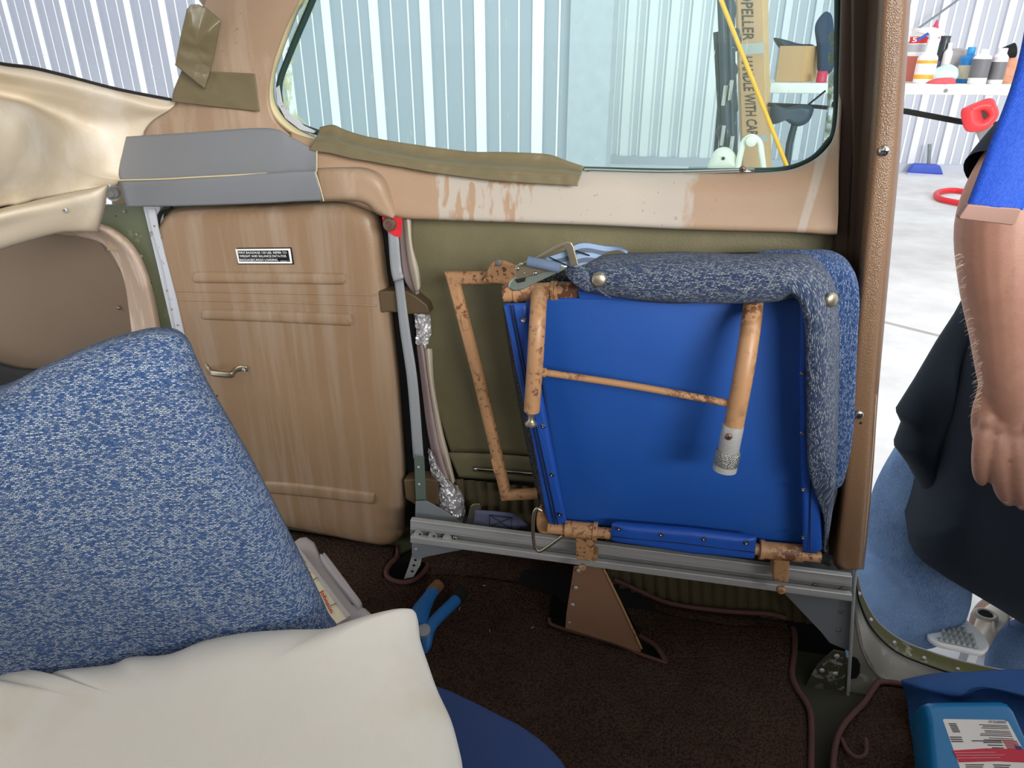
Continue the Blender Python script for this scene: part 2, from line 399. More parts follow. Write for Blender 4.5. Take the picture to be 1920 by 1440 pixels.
M_steelp = chipped('scuffed_silver_paint', (190, 194, 202), (92, 74, 60), 46, .60, .63, .35)
M_gpaint = simple('grey_painted_metal', (128, 133, 138), .5, 0, .1, 16)
M_gpaintg = simple('green_grey_primer', (92, 106, 98), .55, 0, .1, 20)
M_strap = chipped('grey_metal_strip', (150, 154, 158), (96, 98, 100), 22, .60, .75, .45)
M_chrome = simple('chrome', (205, 203, 198), .18, 1, .05)
M_nick = simple('dull_nickel', (178, 170, 150), .35, .9, .06)
M_steel = simple('rusty_steel', (128, 104, 90), .45, .7, .3, 120)
M_zplate = simple('galvanised_plate', (178, 196, 188), .33, .85, .12, 300)
M_dark = simple('dark_slot', (26, 22, 20), .6)
M_paint = chipped('chipped_tan_paint', (182, 138, 98), (104, 66, 48), 150, .55, .57, .42)
M_paint2 = chipped('heavily_chipped_tan_paint', (182, 138, 98), (104, 66, 48), 120, .49, .51, .42)
M_bkt = simple('olive_brown_bracket_paint', (92, 76, 54), .5)
M_brack = chipped('brown_bracket_paint', (140, 104, 82), (70, 44, 34), 60, .64, .66, .5)
M_vinyl = simple('royal_blue_vinyl', (28, 80, 160), .5, 0, .10, 7, 900, .0002)
M_vinyl2 = simple('bright_blue_vinyl_strip', (32, 78, 166), .42, 0, .12, 60, 240, .0006)
M_stitch = simple('black_stitching', (16, 22, 44), .9)
M_tw_near = tweed('blue_tweed', (46, 82, 140), (104, 138, 188), (204, 214, 222), 1.15, .12, .04)
M_tw_seat = tweed('grey_blue_tweed', (44, 58, 92), (84, 104, 136), (158, 166, 168), 1.25, .1, -.05)
M_tw_blue = tweed('clean_blue_tweed', (42, 72, 126), (80, 112, 162), (146, 164, 192), 1.2, 1.5)
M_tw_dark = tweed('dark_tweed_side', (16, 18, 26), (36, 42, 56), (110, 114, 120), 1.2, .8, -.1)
M_pillow = NT('cream_cotton'); _c = M_pillow.co('UV', (1, 1, 1), (0, 0, .3)); _w = M_pillow.n('TexWave', wave_type='BANDS'); M_pillow.t.links.new(_c, _w.inputs['Vector']); _w.inputs['Scale'].default_value = 260
_st = M_pillow.ramp(M_pillow.noise(M_pillow.co(), 9, 3), [(.55, lin((242, 236, 224))), (.72, lin((232, 220, 200)))]); M_pillow.base(_st); M_pillow.bump(_w.outputs['Fac'], .25, .0005); M_pillow = M_pillow.rm(.9, 0, .1).m
def carpet_mat():
    t = NT('brown_carpet'); co = t.co('Object', (1, 1, 1)); v = t.n('TexVoronoi'); t.t.links.new(co, v.inputs['Vector']); v.inputs['Scale'].default_value = 260
    c = t.mix(t.noise(co, 26, 4), lin((60, 45, 37)), lin((84, 67, 56))); c = t.mix(t.ramp(v.outputs['Distance'], [(.3, K(0, 0, 0)), (.75, K(.7, .7, .7))]), c, lin((38, 26, 21)))
    t.base(c); t.bump(t.math('ADD', t.math('SUBTRACT', 1, v.outputs['Distance']), t.noise(t.co('Object', (1, 3, 1)), 90, 2)), .8, .003); t.rm(1, 0, .05); return t.m
M_carpet = carpet_mat()
M_pipe = simple('carpet_binding', (84, 54, 48), .75, 0, .15, 30, 300)
M_foil = NT('crinkled_foil'); _c = M_foil.co(); M_foil.base(lin((225, 224, 226))); _v = M_foil.n('TexVoronoi'); M_foil.t.links.new(_c, _v.inputs['Vector']); _v.inputs['Scale'].default_value = 90; M_foil.bump(_v.outputs['Distance'], 1, .006); M_foil = M_foil.rm(.3, .55).m
M_felt = simple('mauve_insulation_felt', (150, 132, 132), .9, 0, .12, 30, 200)
M_felt2 = simple('off_white_insulation_edge', (190, 178, 160), .9, 0, .12, 20, 200)
M_red = simple('red_ribbon', (206, 36, 46), .7, 0, .1, 60, 300)
M_navy = simple('navy_seat_cloth', (46, 66, 112), .9, 0, .08, 20, 900)
M_seal = simple('yellowed_sealant', (205, 190, 150), .6, 0, .16, 20, 60, .002)
M_rubber = simple('dark_green_rubber', (38, 62, 58), .5)
M_white = simple('white_enamel', (246, 246, 244), .4)
M_blk = simple('black_plate', (14, 14, 18), .35)
M_frost = NT('frosted_plastic'); M_frost.base(lin((205, 198, 200))); M_frost.b.inputs['Transmission Weight'].default_value = .35; M_frost = M_frost.rm(.42).m
M_paper = simple('cream_card', (222, 212, 184), .8)
M_redink = simple('red_ink', (196, 42, 36), .7)
M_bltool = chipped('blue_rubber_grip', (36, 104, 170), (110, 84, 70), 24, .62, .70, .5)
M_cloth = simple('petrol_blue_cloth', (34, 74, 128), .85, 0, .14, 20, 900)
M_bottle = simple('blue_plastic', (16, 106, 158), .3, 0, .05)
M_web = NT('bright_blue_webbing'); _c = M_web.co('UV', (1, 1, 1)); _b = M_web.n('TexBrick'); M_web.t.links.new(_c, _b.inputs['Vector'])
for _k, _x in (('Scale', 1), ('Brick Width', .0022), ('Row Height', .0011), ('Mortar Size', .0002)): _b.inputs[_k].default_value = _x
_b.inputs['Color1'].default_value = lin((20, 84, 218)); _b.inputs['Color2'].default_value = lin((44, 112, 240)); _b.inputs['Mortar'].default_value = lin((12, 52, 160)); M_web.base(_b.outputs['Color']); M_web.bump(_b.outputs['Fac'], -.6, .0006); M_web = M_web.rm(.7).m
M_tip = simple('brown_metal_tip', (158, 124, 112), .45, .2, .1, 30)
def skin_mat():
    t = NT('skin'); co = t.co(); c = t.mix(t.noise(co, 30, 5, .6), lin((158, 112, 92)), lin((188, 142, 122)))
    c = t.mix(t.ramp(t.noise(co, 55, 3), [(.64, K(0, 0, 0)), (.8, K(.45, .45, .45))]), c, lin((156, 88, 76)))
    t.base(c); t.bump(t.noise(t.co('Object', (1, 1, 3)), 260, 3), .35, .0008); t.rm(.55); t.b.inputs['Subsurface Weight'].default_value = .08; t.b.inputs['Subsurface Radius'].default_value = (.01, .004, .002); return t.m
M_skin = skin_mat()
M_nail = simple('nail', (214, 176, 160), .3)
M_hair = simple('grey_hair', (150, 140, 130), .8)
M_shirt = simple('black_tshirt_cotton', (26, 36, 48), .9, 0, .15, 14, 700)
def jean():
    t = NT('blue_denim'); co = t.co('Object', (1, 1, 1)); n1 = t.noise(t.co('Object', (500, 500, 60)), 1.6, 3); n2 = t.noise(co, 9, 4)
    c = t.mix(t.ramp(n2, [(.35, K(0, 0, 0)), (.7, K(1, 1, 1))]), lin((66, 94, 138)), lin((106, 138, 180))); c = t.mix(t.ramp(n1, [(.3, K(0, 0, 0)), (.75, K(.5, .5, .5))]), c, lin((158, 178, 204)))
    t.base(c); t.bump(n1, .3, .0006); t.rm(.9, 0, .15); return t.m
M_jean = jean()
M_conc = NT('pale_concrete'); _c = M_conc.co(); M_conc.base(M_conc.ramp(M_conc.noise(_c, 1.6, 8, .65), [(.3, lin((206, 202, 200))), (.62, lin((236, 234, 232)))])); M_conc = M_conc.rm(.8).m
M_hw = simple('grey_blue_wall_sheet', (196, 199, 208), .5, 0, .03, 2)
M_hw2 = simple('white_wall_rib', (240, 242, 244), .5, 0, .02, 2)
M_ply = simple('white_table_top', (236, 236, 230), .5)
M_card = simple('corrugated_cardboard', (198, 158, 118), .85, 0, .08, 9, 300)
M_ink = simple('grey_black_ink', (74, 66, 66), .8)
M_duct = simple('silver_duct_tape', (158, 160, 156), .4, .2)
M_yel = simple('yellow_pole_paint', (240, 178, 36), .4)
M_ivory = simple('ivory_plastic', (232, 230, 214), .45)
M_fibre = simple('beige_casting', (222, 206, 184), .6, 0, .12, 20)
M_acryl = glassy('green_tinted_acrylic', (.845, .95, .945, 1), .014, .03, (214, 226, 206))
M_clear = glassy('clear_scratched_acrylic', (.97, .97, .985, 1), .014, .04, (230, 230, 240))
def struct(o): o['kind'] = 'structure'; return o
# ================================================================= THE SETTING: hangar outside
floor_ = struct(box('floor', (2, 5, -.05), (40, 34, .1), M_conc, b=0))
for a, b_ in (((1640, 600), (1800, 640)),):
    p, q = Zp(*a, .002), Zp(*b_, .002); d = (q-p).normalized(); tube('floor_joint', [p-d*4, q+d*3], .008, simple('joint_grime', (168, 164, 160), .9), floor_, 6, sharp=True)
def ribbed(name, a, b_, z0, z1, pitch, depth, crest, minor, mats, groups=None):
    """a run of corrugated sheet from a to b: sheet, each crest a panel rib of its own"""
    a = V((a[0], a[1], 0)); b_ = V((b_[0], b_[1], 0)); d = (b_-a).normalized(); L = (b_-a).length; n = V((d.y, -d.x, 0))
    if n.dot(V((0, -1, 0))) < 0: n = -n
    q = [a-n*.0, b_-n*.0]
    vs = [q[0]+V((0, 0, z0)), q[1]+V((0, 0, z0)), q[1]+V((0, 0, z1)), q[0]+V((0, 0, z1))]; vs += [v-n*.04 for v in vs]
    wl = struct(mk(name, vs, [[0, 1, 2, 3], [7, 6, 5, 4], [0, 4, 5, 1], [1, 5, 6, 2], [2, 6, 7, 3], [3, 7, 4, 0]], mats[0], None, None, False))
    def rib(w1, w2, h, m_, nm):
        pr = [(-w1/2, 0), (-w2/2, h), (w2/2, h), (w1/2, 0)]; vs = []
        for z in (z0, z1):
            for x, y in pr: vs.append(d*x+n*y+V((0, 0, z)))
        fs = [[0, 1, 5, 4], [1, 2, 6, 5], [2, 3, 7, 6], [3, 2, 1, 0], [4, 5, 6, 7]]
        me = bpy.data.meshes.new(nm); me.from_pydata([tuple(v) for v in vs], [], fs); me.materials.append(mats[0]); me.materials.append(m_); me.polygons[1].material_index = 1; me.shade_flat(); me.update()
        bm = bmesh.new(); bm.from_mesh(me); bmesh.ops.recalc_face_normals(bm, faces=bm.faces); bm.to_mesh(me); bm.free(); return me
    big = rib(*crest, depth, mats[1], 'panel_rib'); small = rib(*minor, .006, mats[1], 'minor_rib')
    k = 0; s = pitch/2
    while s < L:
        o = bpy.data.objects.new('panel_rib', big); COL.objects.link(o); setp(o, wl); o.location = a+d*s
        for f in (1/3, 2/3):
            t = s+pitch*f
            if t < L: o = bpy.data.objects.new('minor_rib', small); COL.objects.link(o); setp(o, wl); o.location = a+d*t
        s += pitch
    return wl
PA = .42; sc = PA/.305       # wall A found from the spacing of its ribs
def camxy(X, Z_):            # camera-aligned ground coordinates -> world
    return (cy*X-sy*Z_, sy*X+cy*Z_)
F0 = F/cp
Z0 = 5.24*sc
def ribpt(k):
    z = Z0*(1-.02557*k); x = (10+51.2*k)/(1-.02557*k); r = ray(x, 0); h = math.hypot(r.x, r.y); p = V((r.x, r.y, 0)).normalized()
    f = V((-sy, cy, 0)); return p*(z/p.dot(f))
A0, A1 = ribpt(0), ribpt(13); dA = (A1-A0)/13
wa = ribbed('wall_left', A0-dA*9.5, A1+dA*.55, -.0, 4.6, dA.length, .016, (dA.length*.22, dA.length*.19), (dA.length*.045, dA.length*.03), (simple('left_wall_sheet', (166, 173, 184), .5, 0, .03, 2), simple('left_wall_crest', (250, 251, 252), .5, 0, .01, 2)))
PE = A1+dA*.55; PF = A1+dA*1.2
dn = dA.normalized(); nn_ = V((dn.y, -dn.x, 0)); nn_ = nn_ if nn_.y < 0 else -nn_
vs = []
for z in (0, 4.6):
    for p in (PE+nn_*.05, PF+nn_*.05, PF-nn_*.04, PE-nn_*.04): vs.append(p+V((0, 0, z)))
struct(mk('trim_1', vs, [[0, 1, 2, 3], [7, 6, 5, 4], [0, 4, 5, 1], [1, 5, 6, 2], [2, 6, 7, 3], [3, 7, 4, 0]], simple('smooth_corner_flashing', (184, 190, 198), .5), None, None, False))
B0, B1 = Zp(1150, 306, 0), Zp(1745, 323, 0); dB = (B1-B0).normalized()
BM = Pn(1372, 200, B0, V((dB.y, -dB.x, 0)))
BM.z = 0
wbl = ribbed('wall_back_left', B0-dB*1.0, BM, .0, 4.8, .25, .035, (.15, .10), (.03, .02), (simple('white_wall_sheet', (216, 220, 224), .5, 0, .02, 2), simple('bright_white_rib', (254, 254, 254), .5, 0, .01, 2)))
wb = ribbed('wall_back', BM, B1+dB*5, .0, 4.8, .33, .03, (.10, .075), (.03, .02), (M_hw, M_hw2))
nB = V((dB.y, -dB.x, 0)); nB = nB if nB.y < 0 else -nB
vs = []
for z in (0, .10):
    for p in (B0-dB*1+nB*.06, B1+dB*5+nB*.06, B1+dB*5, B0-dB*1): vs.append(p+V((0, 0, z)))
struct(mk('baseboard_back', vs, [[0, 1, 2, 3], [7, 6, 5, 4], [0, 4, 5, 1], [1, 5, 6, 2], [2, 6, 7, 3], [3, 7, 4, 0]], M_hw, None, None, False))
# ================================================================= aircraft shell
# side wall: skin around the window and the door openings
sk = struct(mk('wall_side', [], [], M_green))
bpy.data.objects.remove(sk)
def hull(pts, off, th, m, name='wall_side', b=.001, parent=None):
    return slab(name, [W(x, y, off) for x, y in pts], th, m, parent, b)
skin = hull([(300, 382), (600, 372), (745, 402), (1565, 430), (1590, 470), (1600, 1110), (1480, 1190), (1250, 1235), (1000, 1200), (700, 1150), (300, 1300), (150, 1200), (230, 900), (285, 700), (262, 392)], .0, .012, M_green)
struct(skin)
wsk = hull([(330, -60), (612, -60), (555, 20), (515, 120), (503, 175), (512, 215), (560, 262), (640, 288), (800, 312), (1100, 330), (1450, 332), (1500, 322), (1545, 290), (1572, 245), (1575, -60), (1690, -60), (1680, 300), (1620, 470), (200, 470), (215, 330), (320, 190), (400, 40)], -.004, .010, simple('window_skin', (150, 130, 105), .6), 'wall_upper'); struct(wsk)
# ---------------------------------------------------------------- windows
def pane(name, pts, m): return slab(name, pts, .004, m, None, 0)
win = pane('window_1', [W(x, y, o) for x, y, o in ((590, -70, .0), (540, 30, .0), (500, 120, .0), (492, 190, .0), (540, 262, .0), (640, 296, .0), (1100, 338, .0), (1480, 338, .0), (1555, 300, .0), (1590, 240, .0), (1590, -70, .0))], M_acryl)
struct(win)
# sealant smears and the crazed rim on the pane
for pts in ([(598, 0), (566, 60), (548, 125), (545, 175), (556, 215), (585, 243), (592, 262), (560, 245), (536, 215), (524, 160), (534, 100), (560, 40), (572, -10)],
            [(1566, 60), (1572, 200), (1560, 262), (1538, 290), (1548, 240), (1553, 160), (1556, 60)]):
    t = NT('sealant_smear'); co = t.co(); t.base(lin((196, 214, 176))); t.rm(.7)
    f = t.ramp(t.noise(co, 90, 4, .7), [(.40, K(.0, .0, .0)), (.62, K(.75, .75, .75))]); t.t.links.new(f, t.b.inputs['Alpha'])
    slab('sealant_smear', [W(x, y, .003) for x, y in pts], .002, t.m, win, 0)
rearwin = slab('window_2', [W(-120, -80, .24), W(0, -80, .20), W(420, -80, .02), W(372, 40, .02), (W(322, 188, .02)), (W(220, 172, .05)), W(110, 145, .10), W(0, 120, .17), W(-120, 95, .24)], .004, M_clear, None, 0); struct(rearwin)
# window edging
edge = [(592, -60), (566, 0), (548, 32), (520, 110), (508, 150), (508, 190), (524, 222), (552, 246), (592, 266)]
tw = tag(loft('window_edging', [[W(x-14, y+3, .026) for x, y in edge], [W(x-4, y, .034) for x, y in edge], [W(x+5, y-3, .024) for x, y in edge], [W(x+8, y-5, .004) for x, y in edge]], M_seal, None, 60, 12, .002), None, None, None, 'structure'); tw.name = 'trim_2'
rb = tube('rubber_seal', [W(x, y, .006) for x, y in [(612, -60), (578, 20), (540, 110), (524, 160), (530, 205), (556, 232), (600, 250)]], .0045, M_rubber, tw, 10, flat=1)
slab('bare_metal_edge', [W(x, y, .028) for x, y in [(517, 165), (523, 160), (528, 190), (545, 215), (570, 236), (592, 246), (588, 250), (562, 243), (535, 222), (520, 195)]], .002, M_steelp, tw, .0005)
tube('rubber_seal', [W(x, y, .004) for x, y in [(1085, 318), (1250, 322), (1400, 321), (1470, 318), (1520, 300), (1552, 268), (1566, 240), (1570, 150), (1572, -60)]], .0045, M_rubber, tw, 10)
loft('chrome_edge_strip', [[W(x, y-3, .030) for x, y in [(1095, 318), (1250, 322), (1415, 318)]], [W(x, y+4, .034) for x, y in [(1095, 318), (1250, 322), (1415, 318)]]], M_chrome, tw, 20, 3, .002)
screw(W(1392, 317, .034), .0042, M_steel, M_dark, tw)
# ---------------------------------------------------------------- tan trim around the window
pil = loft('trim_3', [[W(x, y, o) for x, y, o in r] for r in (
    [(388, -70, .03), (450, -70, .05), (530, -70, .055), (588, -70, .045)],
    [(384, 0, .03), (440, 0, .05), (510, 0, .055), (562, 0, .045)],
    [(365, 60, .03), (425, 60, .05), (490, 60, .055), (534, 60, .045)],
    [(345, 120, .03), (405, 120, .048), (470, 120, .052), (512, 125, .042)],
    [(325, 170, .03), (390, 175, .046), (450, 178, .05), (504, 180, .04)],
    [(318, 192, .03), (385, 205, .046), (450, 215, .05), (514, 222, .04)],
    [(280, 205, .032), (370, 232, .046), (455, 240, .05), (540, 250, .04)],
    [(272, 240, .034), (360, 262, .048), (460, 272, .05), (590, 285, .04)],
    [(262, 275, .036), (350, 300, .048), (470, 310, .05), (600, 318, .04)])], M_trim, None, 30, 40, .004); struct(pil)
sill_top = [(545, 250), (595, 266), (700, 290), (850, 310), (1100, 324), (1300, 328), (1450, 326), (1510, 312), (1548, 285), (1566, 250), (1574, 170)]
sill = loft('trim_4', [
    [W(x, y-4, .012) for x, y in sill_top],
    [W(x, y, .040) for x, y in sill_top],
    [W(x, y, .058) for x, y in [(545, 285), (600, 298), (700, 312), (850, 335), (1100, 350), (1300, 356), (1450, 358), (1510, 350), (1545, 335), (1564, 310), (1572, 280)]],
    [W(x, y, .066) for x, y in [(570, 330), (610, 345), (710, 362), (850, 380), (1100, 392), (1300, 398), (1450, 402), (1510, 403), (1545, 400), (1562, 395), (1572, 380)]],
    [W(x, y, .070) for x, y in [(600, 372), (650, 374), (735, 402), (850, 410), (1100, 419), (1300, 428), (1450, 432), (1510, 434), (1545, 436), (1562, 436), (1570, 434)]],
    [W(x, y, .050) for x, y in [(600, 378), (650, 380), (737, 408), (850, 414), (1100, 423), (1300, 432), (1450, 436), (1510, 438), (1545, 440), (1562, 440), (1570, 438)]]],
    M_sill, None, 90, 36, .003); struct(sill)
# the moulded hump over the baggage door
hump = loft('moulded_hump', [
    [W(x, y, o) for x, y, o in ((592, 314, .050), (640, 312, .052), (690, 314, .055), (722, 332, .058), (740, 370, .060), (752, 402, .060))],
    [W(x, y, o) for x, y, o in ((592, 320, .080), (640, 319, .082), (684, 323, .084), (712, 342, .084), (728, 376, .080), (742, 404, .074))],
    [W(x, y, o) for x, y, o in ((598, 350, .088), (640, 346, .090), (678, 350, .090), (702, 366, .088), (718, 388, .084), (738, 408, .078))],
    [W(x, y, o) for x, y, o in ((606, 374, .086), (640, 373, .088), (668, 374, .088), (690, 382, .086), (708, 398, .082), (736, 410, .076))],
    [W(x, y, o) for x, y, o in ((606, 378, .060), (640, 377, .06), (668, 378, .06), (690, 386, .06), (708, 402, .06), (736, 413, .06))]],
    M_trim, sill, 40, 26, .003)
# ---------------------------------------------------------------- grey cover piece and tapes
gc = loft('grey_cover', [[W(x, y, o) for x, y, o in r] for r in (
    [(205, 258, .062), (350, 249, .066), (500, 240, .070), (548, 258, .070), (594, 283, .068)],
    [(213, 300, .070), (352, 292, .074), (500, 284, .080), (550, 292, .082), (594, 303, .082)],
    [(222, 337, .080), (355, 331, .084), (500, 323, .092), (552, 320, .094), (592, 319, .094)],
    [(223, 340, .098), (355, 334, .102), (500, 326, .108), (552, 323, .108), (591, 322, .108)],
    [(230, 364, .096), (356, 360, .102), (500, 353, .108), (553, 350, .108), (598, 348, .108)],
    [(238, 388, .092), (358, 386, .098), (500, 381, .104), (554, 378, .104), (606, 376, .104)])], M_grey, None, 50, 36, .0025)
tag(gc, 'grey plastic cover piece with a fold, bridging trims above the baggage door', 'trim cover')
tube('worn_edge', [W(x, y, .105) for x, y in [(222, 338), (300, 336), (355, 333), (430, 329), (500, 325)]], .0011, M_seal, gc, 6, label='scratched cream edge along the fold')
tube('torn_edge', [W(x, y, .108) for x, y in [(594, 283), (594, 319), (592, 324), (600, 350), (607, 377)]], .0008, M_seal, gc, 6, sharp=True)
def tapef(name, pts, off, label, folds=(), th=.0008, wave=.0015):
    c = [W(x, y, off(x, y) if callable(off) else off) for x, y in pts]
    o = puff(name, c, .0006, M_tape, None, .0004, 120, .05, 9, (0, -1, 0), None, lambda p, t: wave*(noise.noise(p*26)*2+noise.noise(p*70)*.6)*min(1, t*3+.15), None, True, False)
    return tag(o, label, 'tape', 'olive tape strips')
t1 = tapef('tape_strip', [(340, 132), (396, 134), (478, 138), (487, 209), (400, 200), (323, 190), (328, 165)], .056, 'wide olive tape piece stuck across the foot of the window pillar')
t2 = tapef('tape_strip', [(350, 18), (358, 9), (372, 8), (386, 14), (415, 38), (405, 90), (396, 128), (384, 167), (365, 152), (328, 122), (338, 72)], lambda x, y: .064+.020*ss(400, 340, x), 'upright olive tape piece folded round the rear edge of the window pillar', wave=.004)
t3 = loft('tape_strip', [
    [W(x, y, .045) for x, y in [(600, 238), (625, 234), (650, 244), (700, 258), (800, 274), (880, 284), (950, 285), (1025, 289), (1060, 300), (1096, 312)]],
    [W(x, y, .050) for x, y in [(596, 250), (625, 250), (650, 260), (700, 272), (800, 290), (880, 299), (950, 302), (1025, 306), (1060, 312), (1092, 320)]],
    [W(x, y, .068) for x, y in [(590, 262), (620, 266), (650, 273), (700, 286), (800, 303), (880, 313), (950, 317), (1025, 322), (1060, 324), (1090, 327)]],
    [W(x, y, .071) for x, y in [(584, 272), (618, 278), (650, 285), (700, 295), (800, 313), (880, 322), (950, 329), (1025, 334), (1060, 336), (1086, 338)]],
    [W(x, y, .073) for x, y in [(578, 282), (616, 287), (650, 295), (700, 304), (800, 321), (880, 333), (950, 340), (1025, 345), (1060, 347), (1083, 349)]]],
    M_tape, None, 110, 22, .0008, disp=lambda p, a, b: V((0, -.0025*noise.noise(p*24)-.001*noise.noise(p*80), 0)))
tag(t3, 'long wrinkled olive tape strip along the bottom edge of the big side window', 'tape', 'olive tape strips')
# ---------------------------------------------------------------- baggage door
TB = (0, -1, 0)
bd = thing('baggage_door', 'tan padded baggage door with pressed ribs and a small black placard', 'door panel', W(620, 1010, .03))
dout = [(300, 440), (306, 412), (330, 392), (400, 385), (500, 381), (600, 376), (660, 375), (696, 386), (714, 420), (725, 500), (738, 600), (750, 720), (760, 860), (762, 950), (758, 1000), (735, 1018), (690, 1014), (620, 1000), (540, 984), (470, 968), (430, 930), (395, 820), (360, 680), (330, 560), (308, 480)]
dpan = puff('panel', [W(x, y, .02) for x, y in dout], .024, M_tan, bd, .004, 150, .09, 9, TB, W(545, 680, .02))
DO = .0445
def bead(pts_top, pts_bot, h=.005, name='pressed_rib'):
    n = len(pts_top); t = [W(x, y, DO-.001) for x, y in pts_top]; b_ = [W(x, y, DO-.001) for x, y in pts_bot]
    rows = [t]
    for f, k in ((.12, .7), (.3, .95), (.7, 1.0), (.9, .6)):
        rows.append([p.lerp(q, f)+V((0, -h*k*(0 if i in (0, n-1) else 1), 0)) for i, (p, q) in enumerate(zip(t, b_))])
    rows.append(b_); return loft(name, rows, M_tan, bd, 50, 12, 0)
bead([(363, 520), (368, 511), (378, 508), (500, 509), (635, 511), (645, 515), (650, 524)], [(363, 521), (368, 529), (378, 531), (500, 532), (632, 534), (642, 532), (650, 525)])
bead([(378, 590), (383, 581), (393, 579), (500, 581), (645, 586), (655, 590), (662, 602)], [(378, 591), (383, 598), (393, 600), (500, 604), (645, 611), (655, 610), (662, 603)])
bead([(478, 912), (484, 904), (495, 902), (560, 906), (690, 922), (699, 927), (703, 934)], [(478, 913), (484, 920), (495, 924), (560, 930), (688, 944), (698, 943), (703, 935)])
for y0, y1, y2 in ((545, 549, 553), (562, 566, 573)):
    tube('crease', [W(332+(y0-545)*.3, y0, DO-.0012), W(510, y1, DO-.001), W(706, y2, DO-.0014)], .0022, M_tan, bd, 8)
# handle
hp = [W(385, 686, DO+.002), W(392, 694, DO+.004), W(396, 700, DO+.018), W(418, 703, DO+.021), W(436, 703, DO+.018), W(443, 694, DO+.004), W(452, 691, DO+.003), W(463, 692, DO+.003)]
hn = loft('pull_handle', [[p+V((0, 0, .0048)) for p in hp], [p-V((0, 0, .0048)) for p in hp]], M_nick, bd, 50, 4, .0016, label='dull metal pull handle')
screw(W(457, 694, DO+.0045), .0036, M_alu, M_dark, bd)
rivet(W(407, 742, DO), .0016, M_dark, bd, 'hole'); rivet(W(706, 484, .036), .0018, M_dark, bd, 'hole')
# placard
pq = lambda q, o: [W(x, y, o) for x, y in q]
pl = slab('placard', pq([(443, 465), (546, 464), (551, 496), (446, 496)], DO+.0016), .0015, M_blk, bd, .0004, label='black placard with white border and lettering')
B = [(441, 467), (544, 466), (548, 494), (447, 494)]; Bi = [(445, 470), (540.5, 469.5), (544, 491), (449, 490.5)]
for i in range(4):
    j = (i+1) % 4; slab('border_line', pq([B[i], B[j], Bi[j], Bi[i]], DO+.0020), .0004, M_white, pl, 0)
for ln, q in (('MAX BAGGAGE 120 LBS. REFER TO', [(447, 471.5), (537, 471.5), (538, 475.8), (448, 475.8)]), ('WEIGHT AND BALANCE DATA FOR', [(448.5, 478), (536.5, 478), (537.5, 482.4), (449.5, 482.4)]), ('BAGGAGE/CARGO LOADING.', [(449.5, 485), (521, 485), (522, 489.6), (450.5, 489.6)])):
    text_quad('lettering', ln, pq(q, DO+.0021), M_white, pl, .0002, bold=.012)
text_quad('lettering', '1005041-1', pq([(526, 488.6), (541, 488.6), (541, 490.4), (526, 490.4)], DO+.0021), M_white, pl, .0002)
# ---------------------------------------------------------------- rear: cream hat shelf moulding, arch, green frame
g1 = hull([(186, 384), (262, 384), (300, 384), (312, 430), (330, 560), (370, 720), (420, 900), (330, 900), (300, 700), (285, 560), (240, 455), (186, 425)], .012, .006, M_green, 'side_frame', .001); tag(g1, 'dull green riveted frame web between the arch and the baggage door', 'frame')
for x, y in ((256, 440), (233, 397), (265, 480)): rivet(W(x, y, .013), .0028, M_alud, g1)
for x, y in ((217, 405), (258, 471), (284, 530)): rivet(W(x, y, .013), .0012, M_dark, g1, 'hole')
ds = hull([(268, 388), (300, 388), (300, 430), (352, 650), (330, 650), (295, 500)], .03, .01, M_steelp, 'door_channel', .001); tag(ds, 'silver metal channel with chipped paint along the rear edge of the baggage door', 'channel')
slab('channel_lip', [W(x, y, .046) for x, y in [(276, 392), (290, 392), (296, 430), (330, 560), (350, 650), (336, 650), (305, 500), (284, 430)]], .004, M_steelp, ds, .001)
tube('door_seal', [W(x, y, .035) for x, y in [(322, 388), (304, 396), (296, 418), (300, 450), (318, 520), (345, 640), (380, 760)]], .0035, M_dark, ds, 10)
for p_ in ((289, 424), (313, 545), (322, 580), (333, 610)): rivet(W(*p_, .047), .0016, M_brack, ds, 'paint_chip', h=.0004)
def LO(x): return .03+.20*ss(330, -40, x)
shelf = loft('trim_5', [[W(x, y, o) for x, y, o in r] for r in (
    [(-120, 95, .25), (0, 120, .185), (60, 128, .15), (120, 142, .12), (220, 168, .075), (300, 186, .045), (330, 192, .035)],
    [(-120, 105, .27), (0, 134, .205), (60, 144, .17), (120, 156, .14), (220, 182, .09), (285, 203, .06), (318, 206, .045)],
    [(-120, 130, .25), (0, 158, .19), (60, 170, .16), (120, 182, .13), (200, 205, .09), (255, 222, .06), (282, 230, .05)],
    [(-120, 150, .26), (0, 180, .19), (45, 190, .165), (95, 208, .13), (160, 232, .09), (215, 250, .07), (262, 262, .055)],
    [(-120, 165, .33), (0, 190, .255), (50, 203, .22), (90, 226, .18), (135, 262, .135), (190, 305, .09), (232, 322, .07)],
    [(-120, 210, .37), (0, 235, .29), (40, 245, .26), (75, 262, .22), (118, 292, .165), (175, 325, .11), (225, 336, .08)],
    [(-120, 320, .36), (0, 318, .29), (40, 318, .26), (75, 318, .23), (118, 322, .18), (172, 334, .12), (222, 341, .09)],
    [(-120, 430, .30), (0, 392, .25), (40, 383, .24), (75, 375, .21), (115, 366, .18), (165, 353, .14), (205, 345, .12)])], M_cream, None, 70, 60, .004); struct(shelf)
tube('window_rubber', [W(x, y, o) for x, y, o in [(-120, 95, .25), (0, 119, .188), (60, 127, .153), (120, 141, .123), (220, 167, .078), (322, 187, .04)]], .0022, M_dark, shelf, 8)
